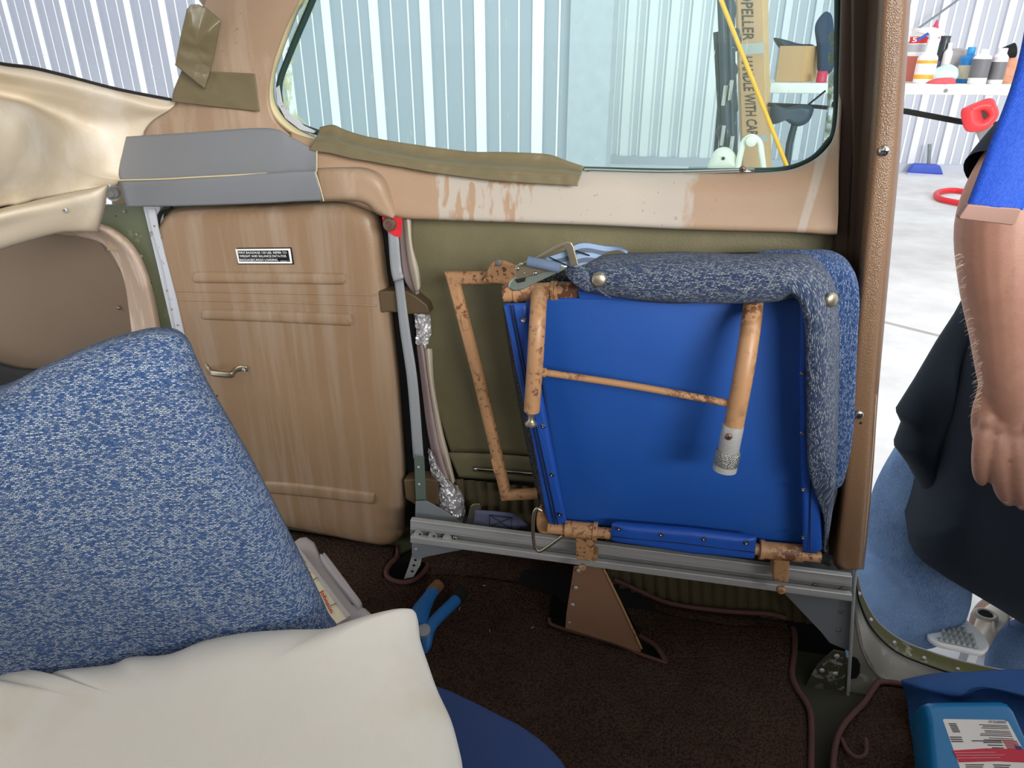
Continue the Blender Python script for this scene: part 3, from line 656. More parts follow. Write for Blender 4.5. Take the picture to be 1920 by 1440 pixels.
lip = loft('trim_6', [[W(x, y, o) for x, y, o in r] for r in (
    [(-120, 430, .30), (0, 390, .25), (100, 368, .20), (160, 355, .15), (198, 346, .13), (203, 346, .125)],
    [(-120, 440, .335), (0, 402, .285), (100, 380, .23), (160, 366, .185), (197, 352, .16), (203, 352, .13)],
    [(-120, 470, .33), (0, 430, .28), (100, 405, .23), (160, 396, .185), (190, 392, .16), (196, 392, .13)],
    [(-120, 510, .32), (0, 466, .27), (100, 436, .22), (145, 431, .19), (180, 431, .16), (186, 431, .13)],
    [(-120, 513, .29), (0, 469, .24), (100, 439, .20), (145, 434, .17), (180, 434, .14), (186, 433, .12)])], M_cream, shelf, 60, 24, .003)
lip.name = 'front_lip'
screw(W(122, 394, .222), .0036, M_alu, M_dark, shelf)
# brown arch
arch = [(60, 412), (130, 420), (186, 424), (220, 440), (250, 470), (272, 515), (288, 575), (302, 650), (330, 780), (350, 900)]
arch_i = [(40, 430), (110, 440), (165, 448), (196, 462), (218, 492), (232, 530), (240, 580), (248, 650), (262, 780), (280, 900)]
ar = loft('arch_rim', [[W(x+6, y-4, .012) for x, y in arch], [W(x, y, .024) for x, y in arch], [W(x-7, y+5, .026) for x, y in arch], [W(x*.45+xi*.55, y*.45+yi*.55, .0) for (x, y), (xi, yi) in zip(arch, arch_i)], [W(xi, yi, -.03) for xi, yi in arch_i]], M_rim, None, 60, 24, .003)
tag(ar, 'worn tan padded rim curving round the dark rear compartment opening', 'trim rim')
blk = struct(slab('wall_rear', [W(x, y, -.028) for x, y in [(-420, 380), (60, 400), (170, 430), (260, 560), (300, 1000), (-420, 1100)]], .01, M_archb, None, 0))
rivet(W(223, 577, -.026), .004, M_steel, blk, 'button', h=.004)
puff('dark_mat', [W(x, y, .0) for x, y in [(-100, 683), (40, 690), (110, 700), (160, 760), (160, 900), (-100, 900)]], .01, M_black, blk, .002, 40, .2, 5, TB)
# wing nut / bolt at the end of the shelf
bn = thing('shelf_bolt', 'tarnished round bolt head between cream shelf and grey cover', 'bolt', W(214, 362, .07))
lathe('bolt_head', [(.0085, 0), (.009, .006), (.006, .010), (.0055, .013), (.001, .014)], W(214, 362, .085), (.2, -1, .1), M_alud, bn, 18); lathe('washer', [(.012, 0), (.012, .0015)], W(212, 362, .083), (.2, -1, .1), M_zplate, bn, 18)
# ---------------------------------------------------------------- olive side panel
op = struct(loft('wall_panel', [[W(x, y, o) for x, y, o in r] for r in (
    [(768, 395, .020), (900, 400, .024), (1100, 410, .026), (1400, 425, .026), (1580, 430, .024)],
    [(772, 520, .022), (900, 520, .026), (1100, 520, .028), (1400, 520, .028), (1580, 520, .026)],
    [(800, 700, .024), (900, 700, .028), (1100, 700, .030), (1400, 700, .030), (1580, 700, .026)],
    [(845, 850, .024), (900, 850, .028), (1000, 856, .028), (1400, 900, .028), (1580, 930, .026)])], M_olive, None, 60, 40, .004))
lo = loft('lower_band', [[W(x, y, .032) for x, y in [(838, 848), (900, 850), (1000, 857), (1300, 890), (1580, 920)]], [W(x, y, .036) for x, y in [(845, 862), (900, 864), (1000, 870), (1300, 905), (1580, 935)]], [W(x, y, .034) for x, y in [(860, 895), (900, 898), (1000, 905), (1300, 940), (1580, 970)]]], M_olive, op, 40, 12, .003)
M_flute = leather('olive_brown_flutes', (86, 78, 56), None, cell=300)  # olive vinyl darkened: the shade under the rail is put into the colour
for i in range(34):
    t = i/33; x0 = 858+t*720; y0 = 898+t*72; ye = 1000 if x0 < 1140 else (1096+(x0-1160)*.34 if x0 < 1270 else 1133+(x0-1270)*.125)+6
    loft('flute', [[W(x0-11, y0, .030), W(x0-8, y0+60, .030), W(x0-2, ye, .026)], [W(x0, y0, .036), W(x0+3, y0+60, .036), W(x0+9, ye, .032)], [W(x0+11, y0, .030), W(x0+14, y0+60, .030), W(x0+20, ye, .026)]], M_flute, op, 6, 7)
cs = loft('chrome_trim_strip', [[W(x, y-5, .040) for x, y in [(888, 880), (950, 885), (1040, 893)]], [W(x, y-1, .046) for x, y in [(888, 880), (950, 885), (1040, 893)]], [W(x, y+4, .040) for x, y in [(888, 880), (950, 885), (1040, 893)]]], M_chrome, op, 16, 6, .001)
# ---------------------------------------------------------------- strip, insulation, foil
back = struct(hull([(712, 400), (772, 400), (800, 560), (862, 920), (880, 1010), (770, 1010), (762, 860), (735, 560)], .012, .004, M_black, 'wall_gap'))
st = thing('brace_strip', 'bent grey metal strip running down beside the baggage door, riveted to a green foot', 'brace', W(790, 940, .05))
loft('strip', [[W(x, y, o) for x, y, o in [(727, 432, .062), (732, 500, .062), (737, 525, .066), (741, 540, .056), (750, 620, .056), (764, 720, .056), (775, 860, .058)]], [W(x, y, o) for x, y, o in [(746, 432, .062), (752, 500, .062), (756, 520, .067), (757, 535, .057), (768, 620, .056), (783, 720, .056), (794, 860, .058)]]], M_strap, st, 60, 4, .002, lin_v=True)
gf = slab('green_foot', [W(x, y, .060) for x, y in [(776, 855), (795, 857), (799, 940), (780, 942)]], .002, M_gpaintg, st, .0006, label='green-grey painted foot')
for p_ in ((785, 876), (786, 908)): rivet(W(*p_, .061), .0026, M_alu, st)
rt = thing('ribbon_bolt', 'rusty round bolt clamping a scrap of red ribbon at the top of the strip', 'bolt', W(735, 420, .06))
slab('ribbon', [W(x, y, .066+.004*math.sin(x)) for x, y in [(716, 407), (754, 407), (753, 425), (752, 446), (741, 443), (728, 436), (719, 428)]], .0015, M_red, rt, .0006)
lathe('bolt_head', [(.0100, 0), (.0100, .003), (.0088, .0045), (.0045, .005), (.004, .0035), (.0005, .0035)], W(731, 420, .069), TB, M_steel, rt, 24)
ins = thing('insulation_upper', 'mauve felt insulation strip folded behind the grey brace, upper length', 'insulation', W(775, 540, .03), 'insulation strips')
loft('felt', [[W(x, y, .036) for x, y in [(746, 408), (750, 460), (757, 520), (778, 556)]], [W(x, y, .044) for x, y in [(758, 408), (763, 460), (774, 520), (780, 552)]]], M_felt, ins, 24, 8, .006)
loft('folded_edge', [[W(x, y, .046) for x, y in [(756, 407), (760, 460), (768, 510), (779, 548)]], [W(x, y, .056) for x, y in [(764, 407), (770, 460), (779, 505), (785, 542)]], [W(x, y, .046) for x, y in [(771, 407), (774, 460), (786, 505), (790, 538)]]], M_felt2, ins, 24, 10, .003, label='off-white folded edge')
ins2 = thing('insulation_lower', 'mauve felt insulation strip with off-white folded edge, lower length above the foil', 'insulation', W(840, 905, .03), 'insulation strips')
loft('felt', [[W(x, y, .036) for x, y in [(781, 648), (790, 720), (800, 800), (812, 860), (826, 912)]], [W(x, y, .046) for x, y in [(790, 648), (800, 720), (812, 800), (824, 860), (842, 912)]], [W(x, y, .040) for x, y in [(797, 652), (806, 720), (820, 800), (834, 860), (850, 912)]]], M_felt, ins2, 30, 12, .005)
loft('folded_edge', [[W(x, y, .044) for x, y in [(796, 654), (804, 720), (817, 800), (830, 860), (846, 908)]], [W(x, y, .054) for x, y in [(803, 654), (809, 720), (824, 800), (838, 858), (850, 905)]], [W(x, y, .044) for x, y in [(811, 654), (815, 720), (829, 800), (843, 856), (854, 902)]]], M_felt2, ins2, 30, 10, .003)
fd = lambda p, a, b: V((0, -.008*abs(noise.noise(p*90))-.004*noise.noise(p*220), 0))
fo = tag(loft('foil_insulation', [[W(x, y, .03) for x, y in [(776, 588), (781, 620), (780, 642), (800, 650)]], [W(x, y, .04) for x, y in [(792, 588), (796, 620), (795, 645), (798, 652)]], [W(x, y, .03) for x, y in [(806, 590), (810, 620), (807, 632), (800, 654)]]], M_foil, None, 40, 30, .002, disp=fd), 'dark shiny foil insulation scrap poking out below the upper bracket', 'insulation', 'foil insulation')
fo2 = tag(loft('foil_insulation', [[W(x, y, .03) for x, y in [(803, 840), (808, 880), (820, 915), (822, 950), (850, 985)]], [W(x, y, .060) for x, y in [(809, 848), (822, 882), (842, 915), (848, 950), (856, 988)]], [W(x, y, .040) for x, y in [(816, 860), (832, 888), (864, 918), (874, 955), (876, 990)]]], M_foil, None, 60, 50, .002, disp=fd), 'crumpled bright foil insulation bulging beside the left end of the rail', 'insulation', 'foil insulation')
for nm, q, lb in (('door_bracket', [(709, 546), (762, 546), (780, 556), (800, 572), (806, 588), (765, 590), (728, 585), (714, 588)], 'brown-green bracket behind the brace at its upper third'), ('door_bracket', [(756, 900), (798, 898), (822, 902), (822, 945), (800, 960), (760, 936)], 'brown bracket behind the green foot of the brace')):
    tt = slab(nm, [W(x, y, .046) for x, y in q], .03, M_bkt, None, .003); tag(tt, lb, 'bracket')
# ---------------------------------------------------------------- seat rail
def rl(x, t): return 976+(x-769)*.1285+t*(42+(x-769)*.005)     # t: 0 top edge .. 1 bottom edge of the rail's front
rail = thing('seat_rail', 'long silver grooved metal rail along the foot of the side wall', 'rail', W(1180, 1080, .06))
RX = [769, 980, 1200, 1400, 1598]
def rbar(name, t0, t1, o0, o1, m, b=.0008):
    o0 = o1-.010
    q = []
    P0 = [W(x, rl(x, t0), o1) for x in (RX[0], RX[-1])]; P1 = [W(x, rl(x, t1), o1) for x in (RX[-1], RX[0])]
    return slab(name, P0+P1, o1-o0, m, rail, b)
rbar('upper_flange', .0, .34, .05, .126, M_alu, .0015); rbar('groove', .32, .74, .05, .112, M_alud); rbar('groove_lip', .31, .40, .05, .119, M_alu, .0006); rbar('lower_flange', .72, 1.0, .05, .126, M_alu, .0015); rbar('top_edge', -.02, .06, .05, .129, M_alu, .001)
for x, r in ((785, .0075), (812, .0075), (839, .0075)): lathe('round_pocket', [(r, 0), (r, .0030), (r*.86, .0030), (r*.8, .0006), (.0002, .0006)], W(x, rl(x, .53), .1175), TB, M_alu, rail, 22); 
for x in (788, 814, 853): screw(W(x, rl(x, .53), .1182), .0042, M_nick, M_dark, rail)
for x in (1528, 1580): screw(W(x, rl(x, .53), .1135), .0044, M_steel, M_dark, rail)
ub = slab('upper_gusset', [W(x, y, .075) for x, y in [(779, 941), (800, 940), (818, 950), (845, 966), (872, 986), (778, 976)]], .003, M_gpaint, rail, .0008)
lb_ = slab('lower_gusset', [W(x, y, .10) for x, y in [(772, 1016), (866, 1031), (800, 1044), (786, 1049), (772, 1046)]], .003, M_gpaint, rail, .0008); rivet(W(780, 1030, .101), .0028, M_alu, rail)
rub = slab('right_gusset', [W(x, y, .085) for x, y in [(1466, 1108), (1598, 1124), (1594, 1222), (1556, 1206), (1540, 1186)]], .003, M_gpaint, rail, .0008)
for p_ in ((1576, 1146), (1572, 1181)): rivet(W(*p_, .0855), .004, M_alud, rail)
slab('upper_plate', [W(x, y, .055) for x, y in [(1545, 1040), (1566, 1010), (1605, 1010), (1600, 1086), (1440, 1066)]], .003, M_gpaint, rail, .0006)
sta = thing('stanchion', 'silver perforated strut going down into the carpet cutout below the rail end', 'strut', W(765, 1088, .09))
slab('strut', [W(x, y, .093) for x, y in [(772, 1042), (791, 1046), (788, 1060), (775, 1082), (757, 1086), (766, 1062)]], .003, M_alu, sta, .0006)
for x, y in ((779, 1050), (776, 1060), (773, 1071)): lathe('hole', [(.0024, 0), (.0024, .0006)], W(x, y, .094), TB, M_dark, sta, 12)
# ---------------------------------------------------------------- folded jump seat
SO = .16
js = thing('folded_seat', 'folded passenger seat with blue vinyl underside, tweed cushion and chipped tan tube frame', 'seat', W(1260, 1060, SO))
arm = tube('arm_tube', [W(965, 520, .11), W(849, 521, .11), W(896, 700, .11), W(949, 928, .11), W(1010, 925, .11)], .0094, M_paint, js, 18, sharp=True)
puff('hinge_plate', [W(x, y, .125) for x, y in [(905, 528), (918, 498), (926, 489), (945, 488), (972, 498), (966, 540), (940, 532)]], .003, M_paint, js, .003, 50, .1, 5, TB, smooth_outline=False); rivet(W(935, 493, .129), .0048, M_alud, js)
for q in ([(862, 592), (875, 590), (880, 618), (868, 622)], [(920, 862), (930, 860), (936, 886), (926, 888)]): slab('weld_patch', [W(x, y, .121) for x, y in q], .004, M_paint, js, .0015)
top = tube('top_tube', [W(945, 550, SO), W(1010, 547, SO), W(1088, 544, SO)], .0118, M_paint2, js, 20, sharp=True)
for x, y in ((968, 549), (1037, 546), (1044, 546)): tube('collar', [W(x-3, y, SO), W(x+3, y-.2, SO)], .0134, M_paint, js, 20, sharp=True)
# back rest cloth edge and cushion body behind the pan
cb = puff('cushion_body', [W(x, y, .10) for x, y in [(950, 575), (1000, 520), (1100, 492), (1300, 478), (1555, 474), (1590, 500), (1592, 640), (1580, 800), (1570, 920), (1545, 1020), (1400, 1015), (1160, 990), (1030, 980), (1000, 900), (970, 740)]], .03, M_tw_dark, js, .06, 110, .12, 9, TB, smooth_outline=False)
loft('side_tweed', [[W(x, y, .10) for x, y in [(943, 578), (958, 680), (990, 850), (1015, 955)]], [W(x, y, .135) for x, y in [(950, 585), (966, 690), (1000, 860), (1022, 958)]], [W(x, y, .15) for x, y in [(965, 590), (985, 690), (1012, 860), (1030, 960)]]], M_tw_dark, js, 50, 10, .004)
# vinyl underside
SP = .185
pan = loft('vinyl_panel', [[W(x, y, o) for x, y, o in r] for r in (
    [(985, 562, .165), (1100, 558, .172), (1300, 560, .172), (1440, 560, .170), (1500, 560, .172), (1535, 562, .19)],
    [(1005, 640, .165), (1100, 640, .178), (1300, 640, .178), (1450, 640, .170), (1506, 640, .176), (1540, 640, .195)],
    [(1022, 760, .165), (1120, 760, .182), (1300, 770, .182), (1460, 770, .172), (1508, 770, .178), (1540, 770, .195)],
    [(1040, 880, .168), (1140, 880, .180), (1310, 890, .180), (1470, 900, .174), (1512, 900, .178), (1542, 900, .195)],
    [(1058, 985, .170), (1150, 992, .172), (1330, 1008, .172), (1480, 1020, .172), (1518, 1022, .178), (1544, 1022, .195)])], M_vinyl, js, 60, 50, .003, disp=lambda p, a, b: V((0, -.0012*noise.noise(p*14), 0)))
lst = puff('left_vinyl_strip', [W(x, y, .188) for x, y in [(944, 569), (988, 568), (1010, 700), (1034, 830), (1062, 972), (1060, 984), (1034, 988), (1026, 975), (1000, 830), (968, 690)]], .007, M_vinyl2, js, .010, 110, .35, 9, TB, smooth_outline=False, disp=lambda p, t: .0008*noise.noise(p*120))
for a, b_ in (((957, 572), (1040, 984)), ((962, 572), (1046, 984))): tube('stitching', [W(a[0], a[1], .196), W((a[0]+b_[0])/2-4, (a[1]+b_[1])/2-6, .198), W(b_[0], b_[1], .196)], .0009, M_stitch, js, 6)
for x, y in ((981, 599), (1019, 799), (1035, 890), (1050, 964)): lathe('rivet', [(.0036, 0), (.0032, .0012), (.0016, .0014), (.0015, .0004)], W(x, y, .1955), TB, M_chrome, js, 14)
bst = puff('lower_vinyl_strip', [W(x, y, .198) for x, y in [(1147, 980), (1300, 993), (1419, 1007), (1415, 1046), (1300, 1036), (1144, 1012)]], .008, M_vinyl2, js, .012, 100, .4, 9, TB, smooth_outline=False)
tube('stitching', [W(1146, 1006, .205), W(1280, 1019, .206), W(1414, 1036, .205)], .0007, M_stitch, js, 6)
for x, y in ((1161, 991), (1240, 1002), (1320, 1010), (1400, 1018)): lathe('rivet', [(.0036, 0), (.0032, .0012), (.0016, .0014), (.0015, .0004)], W(x, y, .2065), TB, M_chrome, js, 14)
rst = puff('right_vinyl_strip', [W(x, y, .20) for x, y in [(1500, 565), (1528, 568), (1534, 700), (1538, 900), (1541, 1030), (1530, 1038), (1506, 1036), (1502, 900), (1498, 700)]], .006, M_vinyl2, js, .012, 100, .4, 9, TB, smooth_outline=False)
tube('stitching', [W(1520, 580, .207), W(1521, 800, .208), W(1518, 1034, .207)], .0007, M_stitch, js, 6)
for x, y in ((1504, 700), (1504, 812), (1506, 918), (1506, 1008)): lathe('rivet', [(.003, 0), (.0027, .001), (.0014, .0012), (.0013, .0003)], W(x, y, .2065), TB, M_chrome, js, 14)
slab('top_seam_strip', [W(x, y, .176) for x, y in [(1083, 545), (1090, 535), (1240, 545), (1240, 568), (1086, 560)]], .004, M_vinyl2, js, .001)
# tweed cover wrapped over the top and right edge
wr = lambda p, a, b: V((0, -.0035*noise.noise(p*16)-.0012*noise.noise(p*50), .0015*noise.noise(p*22)))
tc = loft('tweed_cover', [[W(x, y, o) for x, y, o in r] for r in (
    [(1062, 503, .12), (1110, 482, .12), (1200, 474, .12), (1400, 474, .12), (1500, 474, .12), (1552, 500, .13), (1572, 560, .14), (1574, 700, .15), (1570, 850, .15), (1564, 920, .15), (1556, 990, .16), (1548, 1034, .17)],
    [(1060, 507, .185), (1115, 487, .19), (1200, 484, .19), (1400, 484, .19), (1492, 488, .19), (1540, 515, .195), (1558, 565, .20), (1564, 700, .205), (1566, 850, .205), (1566, 910, .205), (1556, 985, .2), (1548, 1034, .19)],
    [(1072, 516, .215), (1130, 505, .222), (1210, 508, .225), (1400, 506, .225), (1480, 512, .225), (1520, 535, .225), (1544, 580, .225), (1550, 700, .228), (1554, 850, .228), (1562, 905, .225), (1552, 980, .21), (1547, 1034, .195)],
    [(1082, 530, .222), (1145, 530, .232), (1220, 540, .234), (1400, 536, .234), (1466, 532, .235), (1500, 548, .235), (1526, 600, .232), (1532, 700, .234), (1534, 850, .234), (1540, 905, .228), (1548, 975, .212), (1546, 1034, .196)],
    [(1092, 543, .212), (1160, 556, .220), (1225, 564, .224), (1400, 564, .224), (1450, 560, .228), (1488, 552, .230), (1508, 600, .224), (1512, 700, .226), (1514, 850, .226), (1522, 905, .222), (1544, 970, .210), (1545, 1034, .196)],
    [(1096, 546, .19), (1165, 560, .19), (1230, 568, .19), (1400, 568, .19), (1455, 565, .19), (1495, 562, .192), (1513, 602, .195), (1518, 700, .195), (1520, 850, .195), (1528, 905, .198), (1545, 968, .198), (1545, 1034, .19)])], M_tw_seat, js, 150, 40, .0045, disp=wr)
fl = loft('cover_flap', [[W(x, y, o) for x, y, o in r] for r in (
    [(1058, 506, .222), (1075, 497, .228), (1098, 500, .230)], [(1064, 520, .236), (1088, 512, .240), (1106, 516, .238)], [(1078, 534, .240), (1100, 528, .244), (1118, 536, .240)], [(1098, 548, .236), (1120, 546, .240), (1148, 560, .234)])], M_tw_seat, js, 24, 24, .004)
cbk = puff('clean_tweed_back', [W(x, y, .105) for x, y in [(1420, 474), (1520, 468), (1562, 471), (1592, 492), (1601, 530), (1598, 600), (1594, 700), (1590, 790), (1580, 860), (1566, 900), (1540, 880), (1530, 600), (1440, 520)]], .045, M_tw_blue, js, .03, 110, .14, 9, TB, centre=W(1555, 640, .105))
for x, y, o in ((1123, 525, .243), (1559, 562, .215)): lathe('snap_button', [(.0088, 0), (.0086, .0018), (.006, .0032), (.0005, .0036)], W(x, y, o), (0 if x < 1300 else .55, -1, .1), M_nick, js, 24, sharp=60)
# legs that fold over the underside
LO_ = .225
tube('leg', [W(1011, 547, SO+.004), W(1010, 566, LO_-.035), W(1008, 600, LO_-.012), W(1004, 670, LO_), W(997, 770, LO_)], .0106, M_paint, js, 20, n=24)
tube('leg', [W(1416, 535, .15), W(1413, 562, .178), W(1409, 600, .212), W(1396, 690, LO_+.012), W(1375, 803, LO_+.02)], .0118, M_paint2, js, 20, n=24)
tube('cross_bar', [W(1012, 697, LO_), W(1190, 724, LO_+.006), W(1375, 758, LO_+.014)], .0046, M_paint2, js, 14)
tube('weld_collar', [W(1012, 697, LO_), W(1024, 699, LO_)], .0062, M_paint, js, 14, sharp=True)
dv = (W(996, 800, LO_)-W(997, 770, LO_)).normalized()
lathe('levelling_foot', [(.0065, 0), (.0065, .005), (.0044, .006), (.004, .013), (.0058, .0165), (.0088, .019), (.0088, .0215), (.006, .0225)], W(997, 769, LO_), dv, M_nick, js, 20)
a0 = W(1375, 797, LO_+.02); dv = (W(1359, 878, LO_+.024)-a0).normalized()
lathe('aluminium_socket', [(.0128, 0), (.0130, .001), (.0130, .033), (.0122, .035)], a0, dv, M_alu, js, 26)
M_knurl = NT('knurled_aluminium'); _co = M_knurl.co('Object', (1, 1, 1), (0, .8, 0)); _v = M_knurl.n('TexVoronoi'); M_knurl.t.links.new(_co, _v.inputs['Vector']); _v.inputs['Scale'].default_value = 700; M_knurl.base(lin((170, 170, 166))); M_knurl.bump(_v.outputs['Distance'], 1, .001); M_knurl = M_knurl.rm(.38, .85).m
lathe('knurled_collar', [(.0135, .0335), (.0152, .036), (.0155, .038), (.0155, .052), (.0148, .054)], a0, dv, M_knurl, js, 32)
lathe('collar_end', [(.0148, .054), (.0148, .062), (.0125, .062), (.0125, .056), (.002, .056)], a0, dv, M_alu, js, 26)
screw(W(1366, 819, LO_+.0345), .0046, M_steel, M_dark, js)
# lower tube, clamps to the rail
tube('bottom_tube', [W(1028, 990, .19), W(1140, 1000, .19), W(1290, 1012, .19), W(1420, 1030, .19), W(1538, 1044, .19)], .0085, M_paint, js, 16, sharp=True)
tube('hinge_sleeve', [W(1060, 991, .19), W(1120, 997, .19)], .0125, M_paint, js, 20, sharp=True); tube('collar', [W(1112, 996, .19), W(1120, 997, .19)], .0142, M_paint, js, 20, sharp=True)
tube('hinge_sleeve', [W(1424, 1030, .19), W(1505, 1038, .19)], .0125, M_paint2, js, 20, sharp=True); tube('collar', [W(1424, 1030, .19), W(1432, 1031, .19)], .0142, M_paint, js, 20, sharp=True)
for q in ([(1078, 1006), (1114, 1010), (1112, 1046), (1108, 1054), (1080, 1050)], [(1450, 1046), (1481, 1050), (1479, 1094), (1450, 1092)]):
    slab('rail_clamp', [W(x, y, .165) for x, y in q], .04, M_paint, js, .003)
lathe('clamp_bolt', [(.006, 0), (.006, .004), (.004, .006)], W(1092, 1062, .16), TB, M_paint2, js, 14); lathe('clamp_bolt', [(.007, 0), (.007, .004), (.004, .007)], W(1464, 1104, .16), TB, M_paint2, js, 14)
slab('clamp_ear', [W(x, y, .15) for x, y in [(1110, 1040), (1120, 1040), (1120, 1052), (1110, 1054)]], .02, M_paint2, js, .001)
puff('hinge_lug', [W(x, y, .17) for x, y in [(1012, 950), (1022, 955), (1040, 985), (1036, 1000), (1012, 996), (1006, 975)]], .008, M_paint, js, .012, 50, .3, 6, TB)
# D ring and belts
tube('wire_ring', [W(x, y, .20) for x, y in [(1016, 958), (1006, 954), (1000, 970), (1000, 1010), (1006, 1030), (1018, 1031), (1055, 1005)]], .0026, M_nick, js, 10, n=50)
bl = thing('lap_belt', 'slate-blue lap belt with stitched box, lying behind the rail by a silver plate', 'seat belt', W(930, 990, .07))
loft('webbing', [[W(890, 957, .075), W(930, 960, .085), W(967, 966, .08), W(990, 985, .06)], [W(888, 985, .075), W(928, 992, .085), W(965, 996, .08), W(985, 1005, .06)]], simple('slate_webbing', (92, 96, 124), .8, 0, .1, 30, 900), bl, 30, 6, .003)
for q in ([(918, 966), (960, 971), (959, 992), (918, 987)],): 
    P_ = [W(x, y, .088) for x, y in q]; tube('stitching', P_+[P_[0]], .0007, M_stitch, bl, 6, sharp=True); tube('stitching', [P_[0], P_[2]], .0006, M_stitch, bl, 6); tube('stitching', [P_[1], P_[3]], .0006, M_stitch, bl, 6)
slab('anchor_plate', [W(x, y, .072) for x, y in [(872, 990), (882, 950), (888, 945), (899, 945), (902, 950), (902, 992)]], .002, M_nick, bl, .001)
# upper buckle with striped strap
bk = thing('belt_buckle', 'shiny metal belt buckle with striped light blue strap on top of the folded seat', 'seat belt', W(1020, 540, .24))
BO = .262
pl_ = puff('buckle_plate', [W(x, y, BO) for x, y in [(953, 532), (953, 540), (963, 546), (980, 543), (1010, 528), (1062, 504), (1065, 498), (1040, 490), (1000, 492), (975, 512), (958, 525)]], .0015, M_zplate, bk, .0015, 70, .08, 6, TB, smooth_outline=False)
slab('cam_lever', [W(x, y, BO+.008) for x, y in [(965, 499), (978, 494), (990, 489), (1000, 498), (1047, 505), (1044, 508), (1020, 510), (1006, 516), (966, 525)]], .003, M_nick, bk, .001)
slab('plate_opening', [W(x, y, BO+.003) for x, y in [(965, 524), (986, 520), (984, 528), (970, 531)]], .0008, M_dark, bk, .0003)
for p_ in ((977, 496), (970, 504), (1003, 513), (983, 512)): rivet(W(*p_, BO+.009), .0024 if p_[0] != 983 else .001, M_chrome, bk)
tube('rolled_strap', [W(990, 490, BO+.014), W(1020, 496, BO+.016), W(1050, 503, BO+.016)], .0058, simple('light_blue_strap', (98, 114, 138), .85, 0, .15, 60, 600), bk, 16)
frp = [(1004, 483), (1050, 460), (1066, 454), (1073, 456), (1078, 465), (1085, 498), (1074, 503), (1068, 497)]
slab('buckle_loop', [W(x, y, BO+.006) for x, y in [(1002, 484), (1045, 460), (1064, 453.5), (1071, 455), (1075, 461), (1085, 498), (1070, 500), (1062, 470), (1056, 463), (1015, 484)]], .003, M_nick, bk, .001)
M_stripe = NT('striped_strap'); _co = M_stripe.co('UV'); _w = M_stripe.n('TexWave', wave_type='BANDS', bands_direction='Y'); M_stripe.t.links.new(_co, _w.inputs['Vector']); _w.inputs['Scale'].default_value = 28; _w.inputs['Phase Offset'].default_value = 1.2
M_stripe.base(M_stripe.ramp(_w.outputs['Fac'], [(.45, lin((84, 94, 112))), (.52, lin((134, 156, 184)))])); M_stripe.bump(M_stripe.noise(M_stripe.co(), 900), .4, .0005); M_stripe = M_stripe.rm(.85).m
loft('strap', [[W(1020, 484, BO-.002), W(1060, 470, BO-.004), W(1080, 458, BO-.01), W(1100, 455, BO-.016), W(1130, 460, BO-.03), W(1160, 464, BO-.04), W(1178, 470, .205)], [W(1052, 500, BO-.002), W(1070, 500, BO-.004), W(1084, 500, BO-.01), W(1108, 490, BO-.016), W(1130, 478, BO-.03), W(1158, 470, BO-.045), W(1176, 476, .205)]], M_stripe, bk, 40, 10, .002)
tube('stitching', [W(1080, 470, BO+.0), W(1105, 479, BO-.014)], .0008, M_stitch, bk, 6); tube('stitching', [W(1030, 482, BO+.001), W(1066, 499, BO+.001)], .0007, M_stitch, bk, 6)
# ---------------------------------------------------------------- triangular floor bracket
tb = thing('floor_bracket', 'tan painted triangular sheet bracket with four rivets standing in a carpet slit', 'bracket', W(1130, 1200, .12))
slab('plate', [W(x, y, o) for x, y, o in [(1076, 1062, .115), (1132, 1064, .115), (1203, 1214, .125), (1201, 1225, .125), (1150, 1206, .125), (1060, 1178, .125), (1062, 1150, .123)]], .003, M_brack, tb, .0008)
tube('folded_edge', [W(1132, 1066, .117), W(1168, 1140, .122), W(1203, 1216, .127)], .0018, M_paint, tb, 8)
for x, y in ((1085, 1070), (1080, 1102), (1074, 1134), (1068, 1166)): rivet(W(x, y, .1205+.002*(y > 1100)), .0036, M_alu, tb)
# ---------------------------------------------------------------- padded door post
post = thing('door_post', 'brown padded door post in grained leather with two cross-head screws', 'post', W(1600, 1070, .05))
PR = ((-60, 1584, 1596, 1654, 1704, 1712), (0, 1582, 1594, 1648, 1699, 1706), (250, 1575, 1585, 1633, 1682, 1689), (480, 1567, 1574, 1613, 1661, 1668), (740, 1556, 1565, 1590, 1638, 1645), (900, 1550, 1558, 1577, 1627, 1634), (1040, 1543, 1551, 1563, 1615, 1621), (1068, 1560, 1565, 1572, 1610, 1618))
def pr(o5, m, name, cols, nv=60, nu=24):
    return loft(name, [[W(r[c], r[0], o) for c, o in zip(cols, o5)] for r in PR], m, post, nu, nv, .004)
pr((.03, .045, .05, .085), M_groove, 'recess_face', (1, 2, 3, 3), nu=10) if False else None
loft('recess_face', [[W(r[1]-6, r[0], .03), W(r[1], r[0], .045), W((r[1]+r[3])/2, r[0], .05), W(r[3]-6, r[0], .075), W(r[3]+4, r[0], .10)] for r in PR[:-1]], M_groove, post, 20, 40, .004)
loft('padded_face', [[W(r[3]-2, r[0], .07), W(r[3]+1, r[0], .100), W(r[3]+9, r[0], .112), W((r[3]+r[4])/2, r[0], .114), W(r[4]-4, r[0], .112), W(r[4]+3, r[0], .100), W(r[5], r[0], .07), W(r[5]+2, r[0], .0)] for r in PR], M_post, post, 40, 80, .004)
slab('post_core', [W(1600, -60, .06), W(1690, -60, .06), W(1670, 300, .06), W(1650, 520, .06), W(1625, 800, .06), W(1608, 1050, .06), W(1570, 1050, .06), W(1580, 700, .06), W(1600, 300, .06)], .05, M_groove, post, .001)
for x, y in ((1658, 283), (1610, 778)): screw(W(x, y, .1155), .0064, M_chrome, M_dark, post); 
rivet(W(1614, 793, .114), .002, M_dark, post, 'hole')
